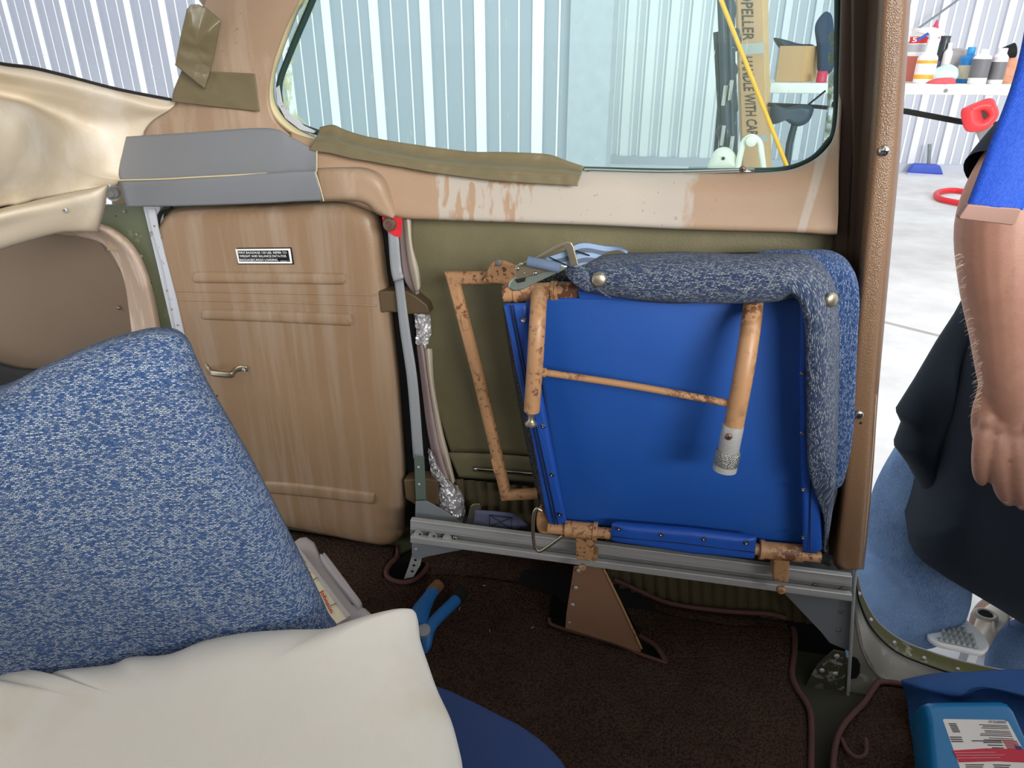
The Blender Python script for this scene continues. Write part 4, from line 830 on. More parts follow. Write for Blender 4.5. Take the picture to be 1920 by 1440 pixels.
tube('piping', [W(1643, 740, .098), W(1634, 870, .098), W(1622, 1000, .098), W(1614, 1060, .096)], .0011, M_rim, post, 6)
# ---------------------------------------------------------------- door sill metal, frame edge
fe = tube('door_frame_edge', [W(1607, 1060, .105), W(1601, 1110, .105), W(1596, 1200, .105), W(1590, 1300, .105), W(1580, 1440, .105), W(1574, 1520, .105)], .0026, M_alu, None, 8); tag(fe, 'thin bright vertical metal edge at the corner of the door opening', 'frame edge')
c1 = [(1604, 1092), (1612, 1130), (1636, 1180), (1680, 1222), (1740, 1248), (1800, 1266), (1880, 1278), (1960, 1284), (2060, 1288)]
c2 = [(1608, 1080), (1618, 1118), (1645, 1165), (1690, 1200), (1745, 1222), (1805, 1240), (1880, 1256), (1960, 1264), (2060, 1268)]
c0 = [(1600, 1110), (1604, 1150), (1616, 1215), (1640, 1262), (1690, 1300), (1760, 1330), (1850, 1360), (1950, 1375), (2060, 1380)]
ds_ = thing('door_sill', 'curved door sill of chipped green and bare metal with a row of rivets', 'sill', W(1720, 1280, .03))
loft('sill_plate', [[W(x, y, .10) for x, y in c0], [W((x+a)/2, (y+b)/2, .085) for (x, y), (a, b) in zip(c0, c1)], [W(x, y, .07) for x, y in c1]], M_ming, ds_, 60, 16, .003)
slab('sill_web', [W(x, y, .098) for x, y in [(1599, 1112), (1606, 1150), (1620, 1215), (1645, 1262), (1700, 1300), (1720, 1380), (1600, 1440), (1584, 1440), (1592, 1250)]], .003, M_ming, ds_, .0006)
tube('sill_joint', [W(x, y, .073) for x, y in c1], .0016, M_dark, ds_, 6)
loft('sill_flange', [[W(x, y, .070) for x, y in c1], [W((x+a)/2, (y+b)/2-1, .055) for (x, y), (a, b) in zip(c1, c2)], [W(x, y, .03) for x, y in c2]], M_zband, ds_, 60, 10, .003)
tube('flange_edge', [W(x, y, .03) for x, y in c2], .0014, M_alu, ds_, 6)
for x, y in ((1611, 1113), (1633, 1162), (1677, 1205), (1733, 1234), (1796, 1255), (1860, 1268)): rivet(W(x, y, .062), .0034, M_alu, ds_, axis=(0, -1, .6))
slab('hole', [W(x, y, .1005) for x, y in [(1592, 1236), (1600, 1232), (1608, 1236), (1613, 1246), (1612, 1262), (1606, 1272), (1590, 1274)]], .0015, M_black, ds_, 0)
rp = thing('riveted_plate', 'small dark chipped plate full of silver rivets at the foot of the door corner', 'plate', W(1550, 1340, .09))
slab('plate', [W(x, y, .100) for x, y in [(1563, 1219), (1586, 1224), (1588, 1240), (1580, 1330), (1560, 1345), (1512, 1300), (1508, 1290), (1532, 1248)]], .003, M_zinc, rp, .001)
slab('lower_leg', [W(x, y, .098) for x, y in [(1520, 1300), (1580, 1325), (1560, 1400), (1548, 1500), (1524, 1500), (1524, 1380)]], .003, M_zinc, rp, .001)
for x, y in ((1569, 1230), (1541, 1257), (1566, 1263), (1536, 1295), (1562, 1299), (1540, 1363), (1536, 1405), (1533, 1434)): rivet(W(x, y, .1005), .0044, M_alu, rp)
# ---------------------------------------------------------------- cabin floor and carpet
cf = []
def flo(name, pts, dz, th, m, n=0):
    return slab(name, [G(x, y, dz) for x, y in pts], th, m, None, .001, (0, 0, -1), spn=n)
def floormesh(name, outline, dz, m, parent=None, amp=.0015, pipe=None, h=.007):
    """carpet: fine grid clipped to a pixel outline laid on the cabin floor"""
    P = poly([G(x, y, dz) for x, y in outline], 260); bm = bmesh.new()
    f = bm.faces.new([bm.verts.new(p) for p in P]); bm.normal_update()
    if f.normal.z < 0: f.normal_flip()
    xs = [p.x for p in P]; ys = [p.y for p in P]
    for ax, lo_, hi_ in (((1, 0, 0), min(xs), max(xs)), ((0, 1, 0), min(ys), max(ys))):
        v = lo_+.018
        while v < hi_:
            bmesh.ops.bisect_plane(bm, geom=bm.verts[:]+bm.edges[:]+bm.faces[:], plane_co=V(ax)*v, plane_no=ax); v += .018
    for v in bm.verts: v.co.z = zf(v.co.x)+dz+amp*noise.noise(v.co*11)*1.6+amp*.6*noise.noise(v.co*34)
    me = bpy.data.meshes.new(name); bmesh.ops.triangulate(bm, faces=[q for q in bm.faces if len(q.verts) > 4]); bm.to_mesh(me); bm.free(); me.shade_smooth(); me.materials.append(m)
    o = bpy.data.objects.new(name, me); COL.objects.link(o); solid(o, h)
    if parent: setp(o, parent)
    return o
base = slab('floor_pan', [(-1.5, -.5, .33), (1.3, -.5, .33), (1.3, 1.03, .33), (-1.5, 1.03, .33)], .03, simple('cabin_floor_metal', (58, 56, 44), .7), None, 0, (0, 0, -1)); base.name = 'floor_cabin'; struct(base)
cut = [(722, 1078), (724, 1060), (737, 1046), (742, 1030), (748, 1022)]
carp = [(380, 985), (500, 985), (620, 1005), (720, 1020), (746, 1024), (745, 1044), (731, 1058), (724, 1074), (732, 1086), (756, 1092), (780, 1086), (797, 1070), (806, 1052), (860, 1036), (1000, 1040), (1075, 1060), (1068, 1080), (1040, 1110), (1030, 1168), (1064, 1180), (1150, 1205), (1205, 1226), (1248, 1242), (1225, 1210), (1202, 1190), (1150, 1090), (1160, 1086), (1200, 1110), (1260, 1135), (1360, 1148), (1440, 1152), (1478, 1160), (1488, 1185), (1490, 1220), (1484, 1262), (1494, 1290), (1512, 1318), (1520, 1350), (1520, 1440), (1520, 1800), (900, 1900), (500, 1500), (300, 1200)]
cp_ = struct(floormesh('carpet', carp, .0, M_carpet)); cp_.name = 'floor_carpet'
def pipe(pts, o, r=.0046): return tube('carpet_binding', [G(x, y, .004) for x, y in pts], r, M_pipe, o, 10)
pipe([(746, 1024), (745, 1044), (731, 1058), (724, 1074), (732, 1086), (756, 1092), (780, 1086), (797, 1070), (806, 1052)], cp_)
pipe([(1030, 1160), (1034, 1170), (1064, 1181), (1150, 1206), (1205, 1228), (1250, 1243)], cp_, .0032); pipe([(1250, 1241), (1230, 1212), (1200, 1192)], cp_)
def upturn(tp, bt_, nm='carpet_upturn'):
    return loft(nm, [[W(x, y, .045) for x, y in tp], [(W(x, y, .05)+G(a, b_, .002))/2+V((0, .012, -.006)) for (x, y), (a, b_) in zip(tp, bt_)], [G(a, b_, .002) for a, b_ in bt_]], M_carpet, cp_, 60, 14, .004, disp=lambda p, a, b_: V((0, -.002*noise.noise(p*20), 0)))
upturn([(790, 1052), (806, 1042), (860, 1020), (1000, 1036), (1074, 1050)], [(800, 1076), (812, 1078), (870, 1080), (1000, 1098), (1060, 1108)])
upturn([(1160, 1088), (1200, 1108), (1260, 1131), (1360, 1146), (1440, 1151), (1476, 1160)], [(1168, 1118), (1210, 1136), (1262, 1156), (1360, 1172), (1440, 1176), (1480, 1184)])
tube('carpet_binding', [W(x, y, .050) for x, y in [(1152, 1086), (1200, 1108), (1260, 1132), (1360, 1146), (1440, 1151), (1474, 1159)]], .0042, M_pipe, cp_, 10)
pipe([(1476, 1162), (1489, 1185), (1490, 1220), (1485, 1262), (1494, 1290), (1512, 1318), (1521, 1350), (1521, 1440), (1521, 1540)], cp_)
cp2 = struct(floormesh('carpet_front', [(1562, 1800), (1564, 1440), (1570, 1390), (1586, 1356), (1622, 1320), (1642, 1288), (1652, 1280), (1690, 1284), (1720, 1292), (1800, 1310), (2100, 1340), (2200, 1800)], .0, M_carpet)); cp2.name = 'floor_mat'
pipe([(1560, 1540), (1562, 1440), (1569, 1388), (1586, 1354), (1620, 1318), (1640, 1288), (1652, 1279), (1690, 1283), (1720, 1292)], cp2)
tube('binding_end', [G(x, y, z) for x, y, z in [(1578, 1385, .006), (1590, 1408, .008), (1608, 1420, .01), (1624, 1412, .014), (1624, 1385, .012)]], .003, M_pipe, cp2, 8, n=40)
for x, y, a in ((995, 1178, .6), (918, 1180, -1.2), (905, 1098, .1), (1560, 1440, 1), (860, 1144, 1.4)):
    p = G(x, y, .004); tube('lint_thread', [p, p+V((.006*math.cos(a), .006*math.sin(a), .001))], .0005, M_felt2, cp_, 5)
# dark structure showing in the gaps along the wall foot
struct(slab('wall_foot', [(-.9, 1.035, .30), (.40, 1.035, .30), (.40, 1.035, .47), (-.35, 1.035, .47), (-.45, 1.035, .40), (-.9, 1.035, .40)], .01, M_black, None, 0))
# ================================================================= inside the cabin, near things
NS = thing('cabin_seat', 'near cabin seat with big blue tweed backrest and navy base under the pillow', 'seat', W(300, 1250, .5))
sb = [(-170, 800, .60), (-60, 758, .62), (0, 737, .60), (60, 706, .585), (170, 658, .555), (250, 634, .53), (290, 627, .52), (330, 631, .51), (355, 652, .51), (372, 690, .505), (396, 740, .50), (450, 832, .49), (500, 922, .48), (560, 1040, .465), (600, 1120, .455), (632, 1190, .45), (650, 1240, .45), (560, 1330, .50), (300, 1420, .56), (0, 1460, .62), (-200, 1450, .66)]
sb = [(x, y, .60-.00024*x) for x, y, o in sb]; sbc = (200, 1030, .56)
puff('backrest', [W(x, y, o) for x, y, o in sb], .035, M_tw_near, NS, .05, 180, .16, 9, None, W(*sbc), lambda p, t: .004*noise.noise(p*9)*min(1, t*4), fine=24)
# seat base cushion in plain navy cloth
nc = puff('seat_base', [Zp(x, y, .585) for x, y in [(700, 1290), (820, 1308), (880, 1332), (940, 1362), (1000, 1395), (1060, 1450), (1090, 1540), (1000, 1700), (300, 1750), (0, 1600), (300, 1330)]], .03, M_navy, NS, .10, 110, .12, 9, (0, 0, 1), label='plain navy seat base cushion')
def pdisp(p, t):
    k = min(1, t*5); 
    s_ = 0
    for ax, ay, bx, by, w_, d_ in PF_:
        a = PFc(ax, ay); b_ = PFc(bx, by); ab = b_-a; u = max(0, min(1, (p-a).dot(ab)/ab.length_squared)); ds = (p-(a+ab*u)).length
        s_ += d_*math.exp(-(ds/w_)**2)*math.sin(math.pi*min(1, max(.12, u)))
    return k*(.004*noise.noise(p*7)+.0015*noise.noise(p*22))+s_*k
PN = V((.02, -.34, 1)).normalized(); PO = Zp(430, 1330, .69)
PFc = lambda x, y: Pn(x, y, PO, PN)
PF_ = [(255, 1335, 130, 1470, .013, -.022), (262, 1290, 225, 1350, .010, -.016), (215, 1290, 120, 1420, .018, .012), (300, 1380, 235, 1520, .022, .014), (95, 1300, 20, 1350, .009, -.010), (420, 1240, 300, 1300, .02, .008), (0, 1330, 90, 1280, .010, -.012), (265, 1290, 320, 1262, .012, .010), (330, 1430, 210, 1560, .02, .010), (640, 1230, 790, 1165, .022, -.005), (290, 1250, 250, 1330, .014, .010), (90, 1290, -60, 1360, .012, .008)]
po = [(-140, 1300), (-40, 1285), (0, 1274), (50, 1268), (92, 1280), (120, 1268), (215, 1258), (255, 1243), (330, 1238), (400, 1212), (480, 1196), (560, 1190), (640, 1187), (700, 1168), (745, 1154), (776, 1149), (786, 1158), (792, 1200), (808, 1250), (826, 1300), (850, 1352), (864, 1400), (872, 1440), (880, 1520), (860, 1640), (300, 1800), (-150, 1700), (-220, 1480)]
tag(puff('pillow', [PFc(x, y) for x, y in po], .055, M_pillow, None, .05, 300, .55, 9, PN, PFc(400, 1400), pdisp, fine=60), 'cream cotton pillow with creases lying in front of the blue seat back', 'pillow')
pm = bpy.data.objects['pillow']; m_ = pm.modifiers.new('ss', 'SUBSURF'); m_.levels = 1; m_.render_levels = 1
# ---------------------------------------------------------------- plastic parts case on the floor
cz = .012
cs = thing('parts_case', 'translucent plastic case with a cream card showing red script, between seat and baggage door', 'case', G(620, 1110))
cd_ = .055
def CG(x, y, h=0): return Pn(x, y, G(620, 1110, .10+h), (.0, -.25, 1))
puff('case_body', [CG(x, y) for x, y in [(480, 1060), (545, 1022), (562, 1010), (575, 1008), (590, 1018), (598, 1036), (604, 1050), (665, 1138), (672, 1142), (690, 1146), (700, 1156), (702, 1166), (700, 1240), (600, 1260)]], .008, M_frost, cs, .05, 110, .12, 9, (.0, -.25, 1), smooth_outline=False)
puff('side_latch', [CG(x, y, .008) for x, y in [(600, 1043), (606, 1040), (614, 1044), (672, 1122), (678, 1132), (674, 1140), (666, 1136), (610, 1066)]], .010, M_frost, cs, .03, 70, .4, 9, (.0, -.25, 1))
slab('card', [CG(x, y, .014) for x, y in [(545, 1026), (560, 1027), (658, 1154), (630, 1170), (620, 1172), (540, 1040)]], .0008, M_paper, cs, 0, (0, 0, -1))
slab('card_rim', [CG(x, y, .018) for x, y in [(556, 1028), (561, 1026), (658, 1153), (651, 1157)]], .003, M_frost, cs, .0008, (0, 0, -1))
for a, b_ in (((568, 1056), (577, 1049)), ((586, 1088), (601, 1079)), ((620, 1136), (637, 1128))): tube('divider_line', [CG(*a, .016), CG(*b_, .016)], .0007, simple('grey_line', (120, 112, 100)), cs, 5)
text_quad('script_lettering', 'Johnson', [CG(x, y, .0155) for x, y in [(606, 1105), (626, 1147), (618, 1152), (597, 1110)]], M_redink, cs, .0003, (0, 0, 1), bold=.02)
text_quad('script_lettering', 'Evinrude', [CG(x, y, .0155) for x, y in [(566, 1050), (584, 1074), (578, 1078), (560, 1054)]], M_redink, cs, .0003, (0, 0, 1), bold=.01) if False else None
for a, b_ in (((562, 1052), (568, 1053)), ((572, 1066), (577, 1063)), ((577, 1076), (582, 1072))): tube('red_mark', [CG(*a, .016), CG(*b_, .016)], .0009, M_redink, cs, 5)
# ---------------------------------------------------------------- long-handled cutters on the carpet
ct = thing('cutter_tool', 'blue-handled cutter tool, grips up on the brown carpet behind the pillow', 'tool', G(815, 1160))
def gz(x, y, h): return G(x, y, h)
tube('grip', [gz(800, 1190, .03), gz(812, 1168, .035), gz(845, 1135, .035), gz(858, 1122, .035)], [.011, .010, .010, .010], M_bltool, ct, 18, n=20)
tube('rubber_cap', [gz(855, 1125, .035), gz(868, 1110, .036)], [.0115, .0115], M_black, ct, 18, sharp=True)
tube('grip', [gz(784, 1180, .03), gz(788, 1150, .03), gz(802, 1124, .032), gz(812, 1108, .034)], [.016, .016, .0115, .0105], M_bltool, ct, 18, n=20)
tube('worn_grip_end', [gz(808, 1112, .033), gz(823, 1096, .035)], [.0112, .0108], chipped('rusty_grip_end', (122, 86, 62), (70, 60, 60), 40, .55, .7), ct, 18, sharp=True)
lathe('pivot_bolt', [(.011, 0), (.011, .012), (.008, .014)], gz(796, 1188, .03), (0, -.3, 1), M_strap, ct, 18)
tube('lower_jaw', [gz(800, 1190, .03), gz(800, 1210, .022), gz(797, 1225, .015)], [.011, .008, .003], M_bltool, ct, 12, n=12)
# ---------------------------------------------------------------- blue cloth and bottle bottom right
cl = tag(loft('blue_cloth', [[G(x, y, z) for x, y, z in r] for r in (
    [(1720, 1268, .03), (1760, 1262, .055), (1830, 1258, .075), (1890, 1256, .07), (1990, 1254, .07), (2100, 1260, .05)],
    [(1694, 1274, .05), (1740, 1275, .075), (1810, 1290, .085), (1870, 1285, .09), (1990, 1290, .09), (2100, 1300, .06)],
    [(1690, 1280, .06), (1730, 1288, .08), (1795, 1306, .08), (1850, 1290, .10), (1990, 1320, .09), (2100, 1330, .06)],
    [(1700, 1310, .03), (1740, 1312, .06), (1800, 1322, .06), (1880, 1312, .07), (1990, 1340, .07), (2100, 1360, .05)],
    [(1706, 1360, .01), (1750, 1380, .02), (1820, 1380, .03), (1900, 1360, .04), (1990, 1400, .03), (2100, 1420, .03)],
    [(1722, 1440, .004), (1760, 1460, .004), (1850, 1470, .004), (1930, 1470, .004), (2000, 1480, .004), (2100, 1500, .004)])], M_cloth, None, 70, 60, .003, disp=lambda p, a, b: V((0, 0, .004*noise.noise(p*16)))), 'crumpled petrol blue cloth on the carpet behind the blue bottle', 'cloth')
bt = thing('plastic_bottle', 'flat blue plastic bottle lying down with white label, red band and small flag', 'bottle', G(1850, 1400))
BP = G(1850, 1390, .09); BN = V((.06, -.42, 1)).normalized()
bp = lambda x, y, h=0: Pn(x, y, BP+BN*h, BN)
puff('bottle_body', [bp(x, y) for x, y in [(1724, 1326), (1734, 1320), (1760, 1319), (1870, 1318), (1882, 1322), (1892, 1334), (1910, 1375), (1960, 1480), (1980, 1640), (1800, 1660), (1740, 1460), (1730, 1350)]], .016, M_bottle, bt, .055, 140, .10, 9, BN, smooth_outline=False)
slab('label', [bp(x, y, .0165) for x, y in [(1768, 1350), (1770, 1348), (1880, 1350), (1890, 1353), (1932, 1430), (1965, 1500), (1822, 1500), (1800, 1440)]], .0006, simple('white_label', (214, 208, 202), .5), bt, 0, (0, 0, -1), label='white printed label')
slab('red_band', [bp(x, y, .0170) for x, y in [(1786, 1407), (1850, 1403), (1919, 1405), (1932, 1430), (1870, 1427), (1798, 1429)]], .0005, simple('crimson_band', (186, 26, 50), .5), bt, 0, (0, 0, -1))
def lines(o, rows, m, h):
    k = []
    for x0, y0, x1, y1, t in rows:
        k.append(slab('l', [bp(x0, y0, h), bp(x1, y1, h), bp(x1, y1+t, h), bp(x0, y0+t, h)], .0003, m, None, 0, (0, 0, -1)))
    return join('label_lettering', k, None, o)
LL = []
random.seed(3)
for i, y in enumerate((1358, 1361, 1364, 1369, 1372, 1375, 1378, 1383, 1386)): LL.append((1832+random.random()*18+i, y, 1889+i*1.6, y+2, .9))
for i, y in enumerate((1388, 1391, 1396, 1401)): LL.append((1836-14*(i == 0)+i*8, y, 1878+i*1.5, y+.6, 1.5))
for i, y in enumerate((1356, 1359, 1362, 1365, 1368, 1371)): LL.append((1779+i*1.5, y, 1793+i*1.5, y+.3, 1.4))
for i, y in enumerate((1381, 1385, 1389)): LL.append((1781+i*1.5, y, 1803+i*1.5, y+.4, 1.6))
lines(bt, LL, M_ink, .0172)
text_quad('part_number', '1065072-01', [bp(x, y, .0172) for x, y in [(1886, 1357), (1854, 1355), (1854, 1351), (1886, 1352)]], M_ink, bt, .0003, (0, 0, 1))
mw = M_white
lines(bt, [(1790+i*2, 1411+i*5, 1862+i*2+random.random()*20, 1410+i*5, .9) for i in range(3)], simple('pale_print', (216, 150, 158)), .0176)
lines(bt, [(1810, 1433, 1845, 1433, 1.5), (1811, 1437, 1843, 1437, 1.5), (1862, 1433, 1895, 1434, 1.5), (1864, 1437, 1892, 1438, 1.5)], M_ink, .0172)
for i in range(6): lines(bt, [(1879+i*1.9, 1387+i*3, 1907+i*1.7, 1389+i*3, 1.6)], simple('flag_red', (176, 50, 60)), .0172) if i % 1 == 0 else None
slab('flag_canton', [bp(x, y, .0178) for x, y in [(1903, 1397), (1914, 1399), (1918, 1405), (1906, 1404)]], .0003, simple('flag_blue', (44, 50, 120)), bt, 0, (0, 0, -1))
# ---------------------------------------------------------------- hanging strap
st_ = thing('door_strap', 'bright blue webbing strap with brown metal tip hanging at the top right', 'strap', W(1870, 400, .32))
SD = .33
loft('webbing', [[W(x, y, SD) for x, y in [(1938, -80), (1921, 60), (1897, 160), (1860, 260), (1838, 320), (1812, 388)]], [W((x+a)/2, (y+b_)/2, SD+.004) for (x, y), (a, b_) in zip([(1938, -80), (1921, 60), (1897, 160), (1860, 260), (1838, 320), (1812, 388)], [(2062, -80), (2040, 60), (2018, 160), (1970, 270), (1944, 330), (1918, 394)])], [W(x, y, SD) for x, y in [(2062, -80), (2040, 60), (2018, 160), (1970, 270), (1944, 330), (1918, 394)]]], M_web, st_, 60, 8, .003)
slab('metal_tip', [W(x, y, SD+.004) for x, y in [(1813, 385), (1816, 383), (1912, 391), (1915, 394), (1905, 418), (1900, 423), (1800, 411), (1798, 407)]], .008, M_tip, st_, .0018, label='brown metal end tip')
# ---------------------------------------------------------------- cabin shell beyond the frame (shades the interior)
struct(slab('ceiling', [(-1.7, -.7, 1.74), (.25, -.7, 1.74), (.25, 1.06, 1.66), (-.75, 1.06, 1.66), (-1.7, .5, 1.6)], .03, M_cream, None, .002, (0, 0, 1)))
struct(slab('wall_near', [(-1.6, -.62, .33), (1.15, -.62, .33), (1.15, -.62, 1.33), (-1.6, -.62, 1.33)], .03, M_tan, None, .002))
struct(slab('wall_front', [(1.15, -.62, .33), (1.15, 1.0, .33), (1.15, .85, .75), (1.15, .6, 1.22), (1.15, -.62, 1.25)], .03, M_black, None, .002, (1, 0, 0)))
# ================================================================= PERSON outside the door
per = thing('person', 'person in black t-shirt and blue jeans standing outside the door opening, arm hanging down', 'person', (.98, 1.42, 0))
def ell(c, r, n=16):
    vs = []; fs = []; m = n
    for i in range(n+1):
        th = math.pi*i/n
        for j in range(m): ph = 2*math.pi*j/m; vs.append(V(c)+V((r[0]*math.sin(th)*math.cos(ph), r[1]*math.sin(th)*math.sin(ph), r[2]*math.cos(th))))
    for i in range(n):
        for j in range(m): k = (j+1) % m; fs.append([i*m+j, i*m+k, (i+1)*m+k, (i+1)*m+j])
    return mk('e', vs, fs, M_skin)
def T(pts, r, flat=1.0, upv=None, seg=20): return tube('t', pts, r, M_skin, None, seg, n=len(pts)*5, flat=flat, upv=upv)
AO = -.03
el = W(1900, 318, AO-.02); wr_ = W(1884, 690, AO); sh = W(2140, 40, -.26)
P_ = []
P_.append(T([sh, W(2060, 160, AO-.14), W(1970, 240, AO-.08), el, W(1874, 410, AO-.01), W(1874, 520, AO), W(1880, 620, AO), wr_, W(1888, 735, AO), W(1888, 775, AO), W(1888, 800, AO)], [.054, .050, .046, .044, .053, .050, .042, .037, .033, .026, .018]))
# back of the hand, broad and flat, knuckles
P_.append(tube('t', [W(1886, 690, AO), W(1886, 735, AO), W(1884, 775, AO), W(1886, 812, AO+.002), W(1888, 835, AO)], [.033, .040, .046, .046, .040], M_skin, None, 24, n=24, flat=.42, upv=(1, 0, 0)))
fr = {'a': ([(1850, 785), (1842, 820), (1837, 860), (1838, 890), (1842, 905)], [.0125, .0125, .0115, .0105, .007]),
      'b': ([(1872, 795), (1870, 835), (1872, 880), (1882, 922), (1892, 942)], [.0145, .0142, .0135, .0122, .008]),
      'c': ([(1900, 797), (1904, 845), (1906, 890), (1913, 930), (1920, 950)], [.0145, .0145, .0138, .0125, .0085]),
      'd': ([(1928, 790), (1938, 835), (1944, 880), (1946, 912), (1944, 930)], [.014, .014, .013, .012, .008])}
for k, (q, r) in fr.items():
    bend = (.0, .016, .020, .010, -.002)
    P_.append(T([W(x, y, AO+b_) for (x, y), b_ in zip(q, bend)], r))
P_.append(T([W(1915, 740, AO-.01), W(1945, 775, AO), W(1962, 815, AO+.012), W(1966, 850, AO+.014)], [.017, .016, .0135, .010]))
for (x, y) in ((1850, 792), (1873, 800), (1901, 802), (1929, 796)): P_.append(ell(W(x, y, AO+.016), (.0105, .008, .013), 10))
P_.append(ell(W(1850, 700, AO+.005), (.011, .012, .014), 10))
# other arm, torso, neck and head (outside the frame)
hx = V((1.02, 1.42, 0))
P_.append(T([V((1.24, 1.45, 1.50)), V((1.33, 1.46, 1.28)), V((1.34, 1.40, 1.12)), V((1.30, 1.28, .93))], [.06, .052, .048, .034])); P_.append(tube('t', [V((1.30, 1.29, .95)), V((1.29, 1.26, .88)), V((1.285, 1.25, .82))], [.034, .044, .03], M_skin, None, 20, n=14, flat=.42, upv=(1, 0, 0)))
for dx in (-.03, -.01, .01, .03): P_.append(T([V((1.285+dx, 1.25, .84)), V((1.285+dx*1.1, 1.235, .79)), V((1.285+dx, 1.24, .745))], [.0115, .0115, .008]))
P_.append(T([V((1.25, 1.25, .90)), V((1.235, 1.235, .86)), V((1.235, 1.225, .825))], [.014, .013, .009]))
P_.append(tube('t', [V((1.02, 1.42, .90)), V((1.02, 1.42, 1.1)), V((1.02, 1.40, 1.3)), V((1.02, 1.39, 1.47)), V((1.02, 1.39, 1.54))], [.16, .155, .175, .18, .08], M_skin, None, 28, n=30, flat=.62, upv=(1, 0, 0)))
P_.append(T([V((1.02, 1.38, 1.48)), V((1.02, 1.36, 1.60)), V((1.02, 1.35, 1.68))], [.062, .056, .056])); P_.append(ell((1.02, 1.33, 1.72), (.078, .098, .118), 22))
P_.append(ell((1.02, 1.232, 1.705), (.013, .018, .022), 10)); P_.append(ell((.943, 1.345, 1.71), (.012, .022, .032), 10)); P_.append(ell((1.097, 1.345, 1.71), (.012, .022, .032), 10))
P_.append(ell((1.02, 1.245, 1.662), (.028, .014, .009), 10)); P_.append(ell((1.02, 1.265, 1.625), (.035, .03, .02), 10))
body = join('body', P_, None, per)
m_ = body.modifiers.new('r', 'REMESH'); m_.mode = 'VOXEL'; m_.voxel_size = .0032; m_.use_smooth_shade = True
m_ = body.modifiers.new('s', 'SMOOTH'); m_.iterations = 5; m_.factor = .5
body.data.materials.clear(); body.data.materials.append(M_skin)
for x, y, o, rx, rz_ in ((1842, 898, .012, .0052, .0062), (1889, 936, .014, .0062, .0075), (1918, 944, .014, .0062, .0075)):
    puff('fingernail', [W(x, y, AO+o)+V((math.cos(a)*rx, 0, math.sin(a)*rz_)) for a in [i*math.pi/5 for i in range(10)]], .001, M_nail, per, .004, 20, .5, 5, (0, -1, .25))
hh = mk('hair', *(lambda e: ([v.co.copy() for v in e.data.vertices], [list(p.vertices) for p in e.data.polygons if sum(e.data.vertices[i].co.z-1.735-(e.data.vertices[i].co.y-1.33)*-.5 > 0 for i in p.vertices) >= 2]))(ell((1.02, 1.335, 1.725), (.083, .103, .121), 26)), M_hair, per); solid(hh, .006, 1)
for o in [o for o in bpy.data.objects if o.name.startswith('e') and len(o.name) <= 5 and o.type == 'MESH' and o.parent is None]: bpy.data.objects.remove(o, do_unlink=True)
for x in (.993, 1.047):
    e = ell((x, 1.243, 1.725), (.011, .008, .006), 10); e.name = 'eye'; e.data.materials.clear(); e.data.materials.append(M_white); setp(e, per)
# arm hair along the outer edge
random.seed(8); k = []
for i in range(150):
    y = 470+random.random()*300; x = (1797 if y < 480 else 1797+(y-480)*.19 if y < 700 else 1838-(y-700)*.12)+random.uniform(-1, 8)
    a = W(x+3, y, AO+.02*random.random()); b_ = a+V((-.012*random.random()-.003, -.003, -.009*random.random()-.002)); k.append(tube('h', [a, a.lerp(b_, .5)+V((0, 0, .002)), b_], [.00022, .0002, .00008], M_hair, None, 4, n=4))
ah = join('arm_hair', k, None, per); ah['kind'] = 'stuff'; ah.data.materials.clear(); ah.data.materials.append(simple('blond_hair', (214, 196, 170), .6))
# t-shirt: body of the shirt with hanging folds, and a sleeve
def fold(p, t):
    a = (p.x*1.0+p.z*.45)*26; return (.010*math.sin(a)+.008*noise.noise(p*6))*min(1, t*3)
SH = -.25
shp = [(1960, 330), (1880, 420), (1850, 500), (1826, 560), (1800, 650), (1776, 730), (1758, 820), (1738, 900), (1712, 960), (1700, 985), (1704, 1015), (1716, 1038), (1760, 1068), (1800, 1092), (1860, 1128), (1920, 1166), (2010, 1215), (2200, 1270), (2380, 1200), (2400, 900), (2330, 500), (2320, 240), (2250, 120), (2120, 120), (2010, 250)]
puff('tshirt', [W(x, y, SH) for x, y in shp], .11, M_shirt, per, .13, 200, .35, 9, TB, W(1990, 700, SH), fold, smooth_outline=False)
tube('hem_line', [W(x, y, SH+.02) for x, y in [(1712, 1010), (1728, 1035), (1800, 1076), (1864, 1113), (1926, 1150)]], .0014, M_stitch, per, 6)
puff('tshirt_rear_hem', [W(x, y, SH-.02) for x, y in [(1826, 530), (1796, 585), (1760, 640), (1716, 715), (1680, 772), (1691, 796), (1676, 835), (1700, 868), (1722, 908), (1760, 960), (1860, 960), (1880, 700), (1870, 560)]], .05, M_shirt, per, .04, 120, .35, 9, TB, disp=lambda p, t: .007*math.sin((p.x+p.z*.5)*70)*min(1, t*3), smooth_outline=False)
sl = [W(2060, 160, AO-.14), W(1970, 236, AO-.08), W(1912, 288, AO-.04), W(1876, 332, AO-.02)]
sv = tube('sleeve', [sh+V((.03, .02, .03))]+sl, [.070, .064, .056, .051, .050], M_shirt, per, 28, n=30, caps=False)
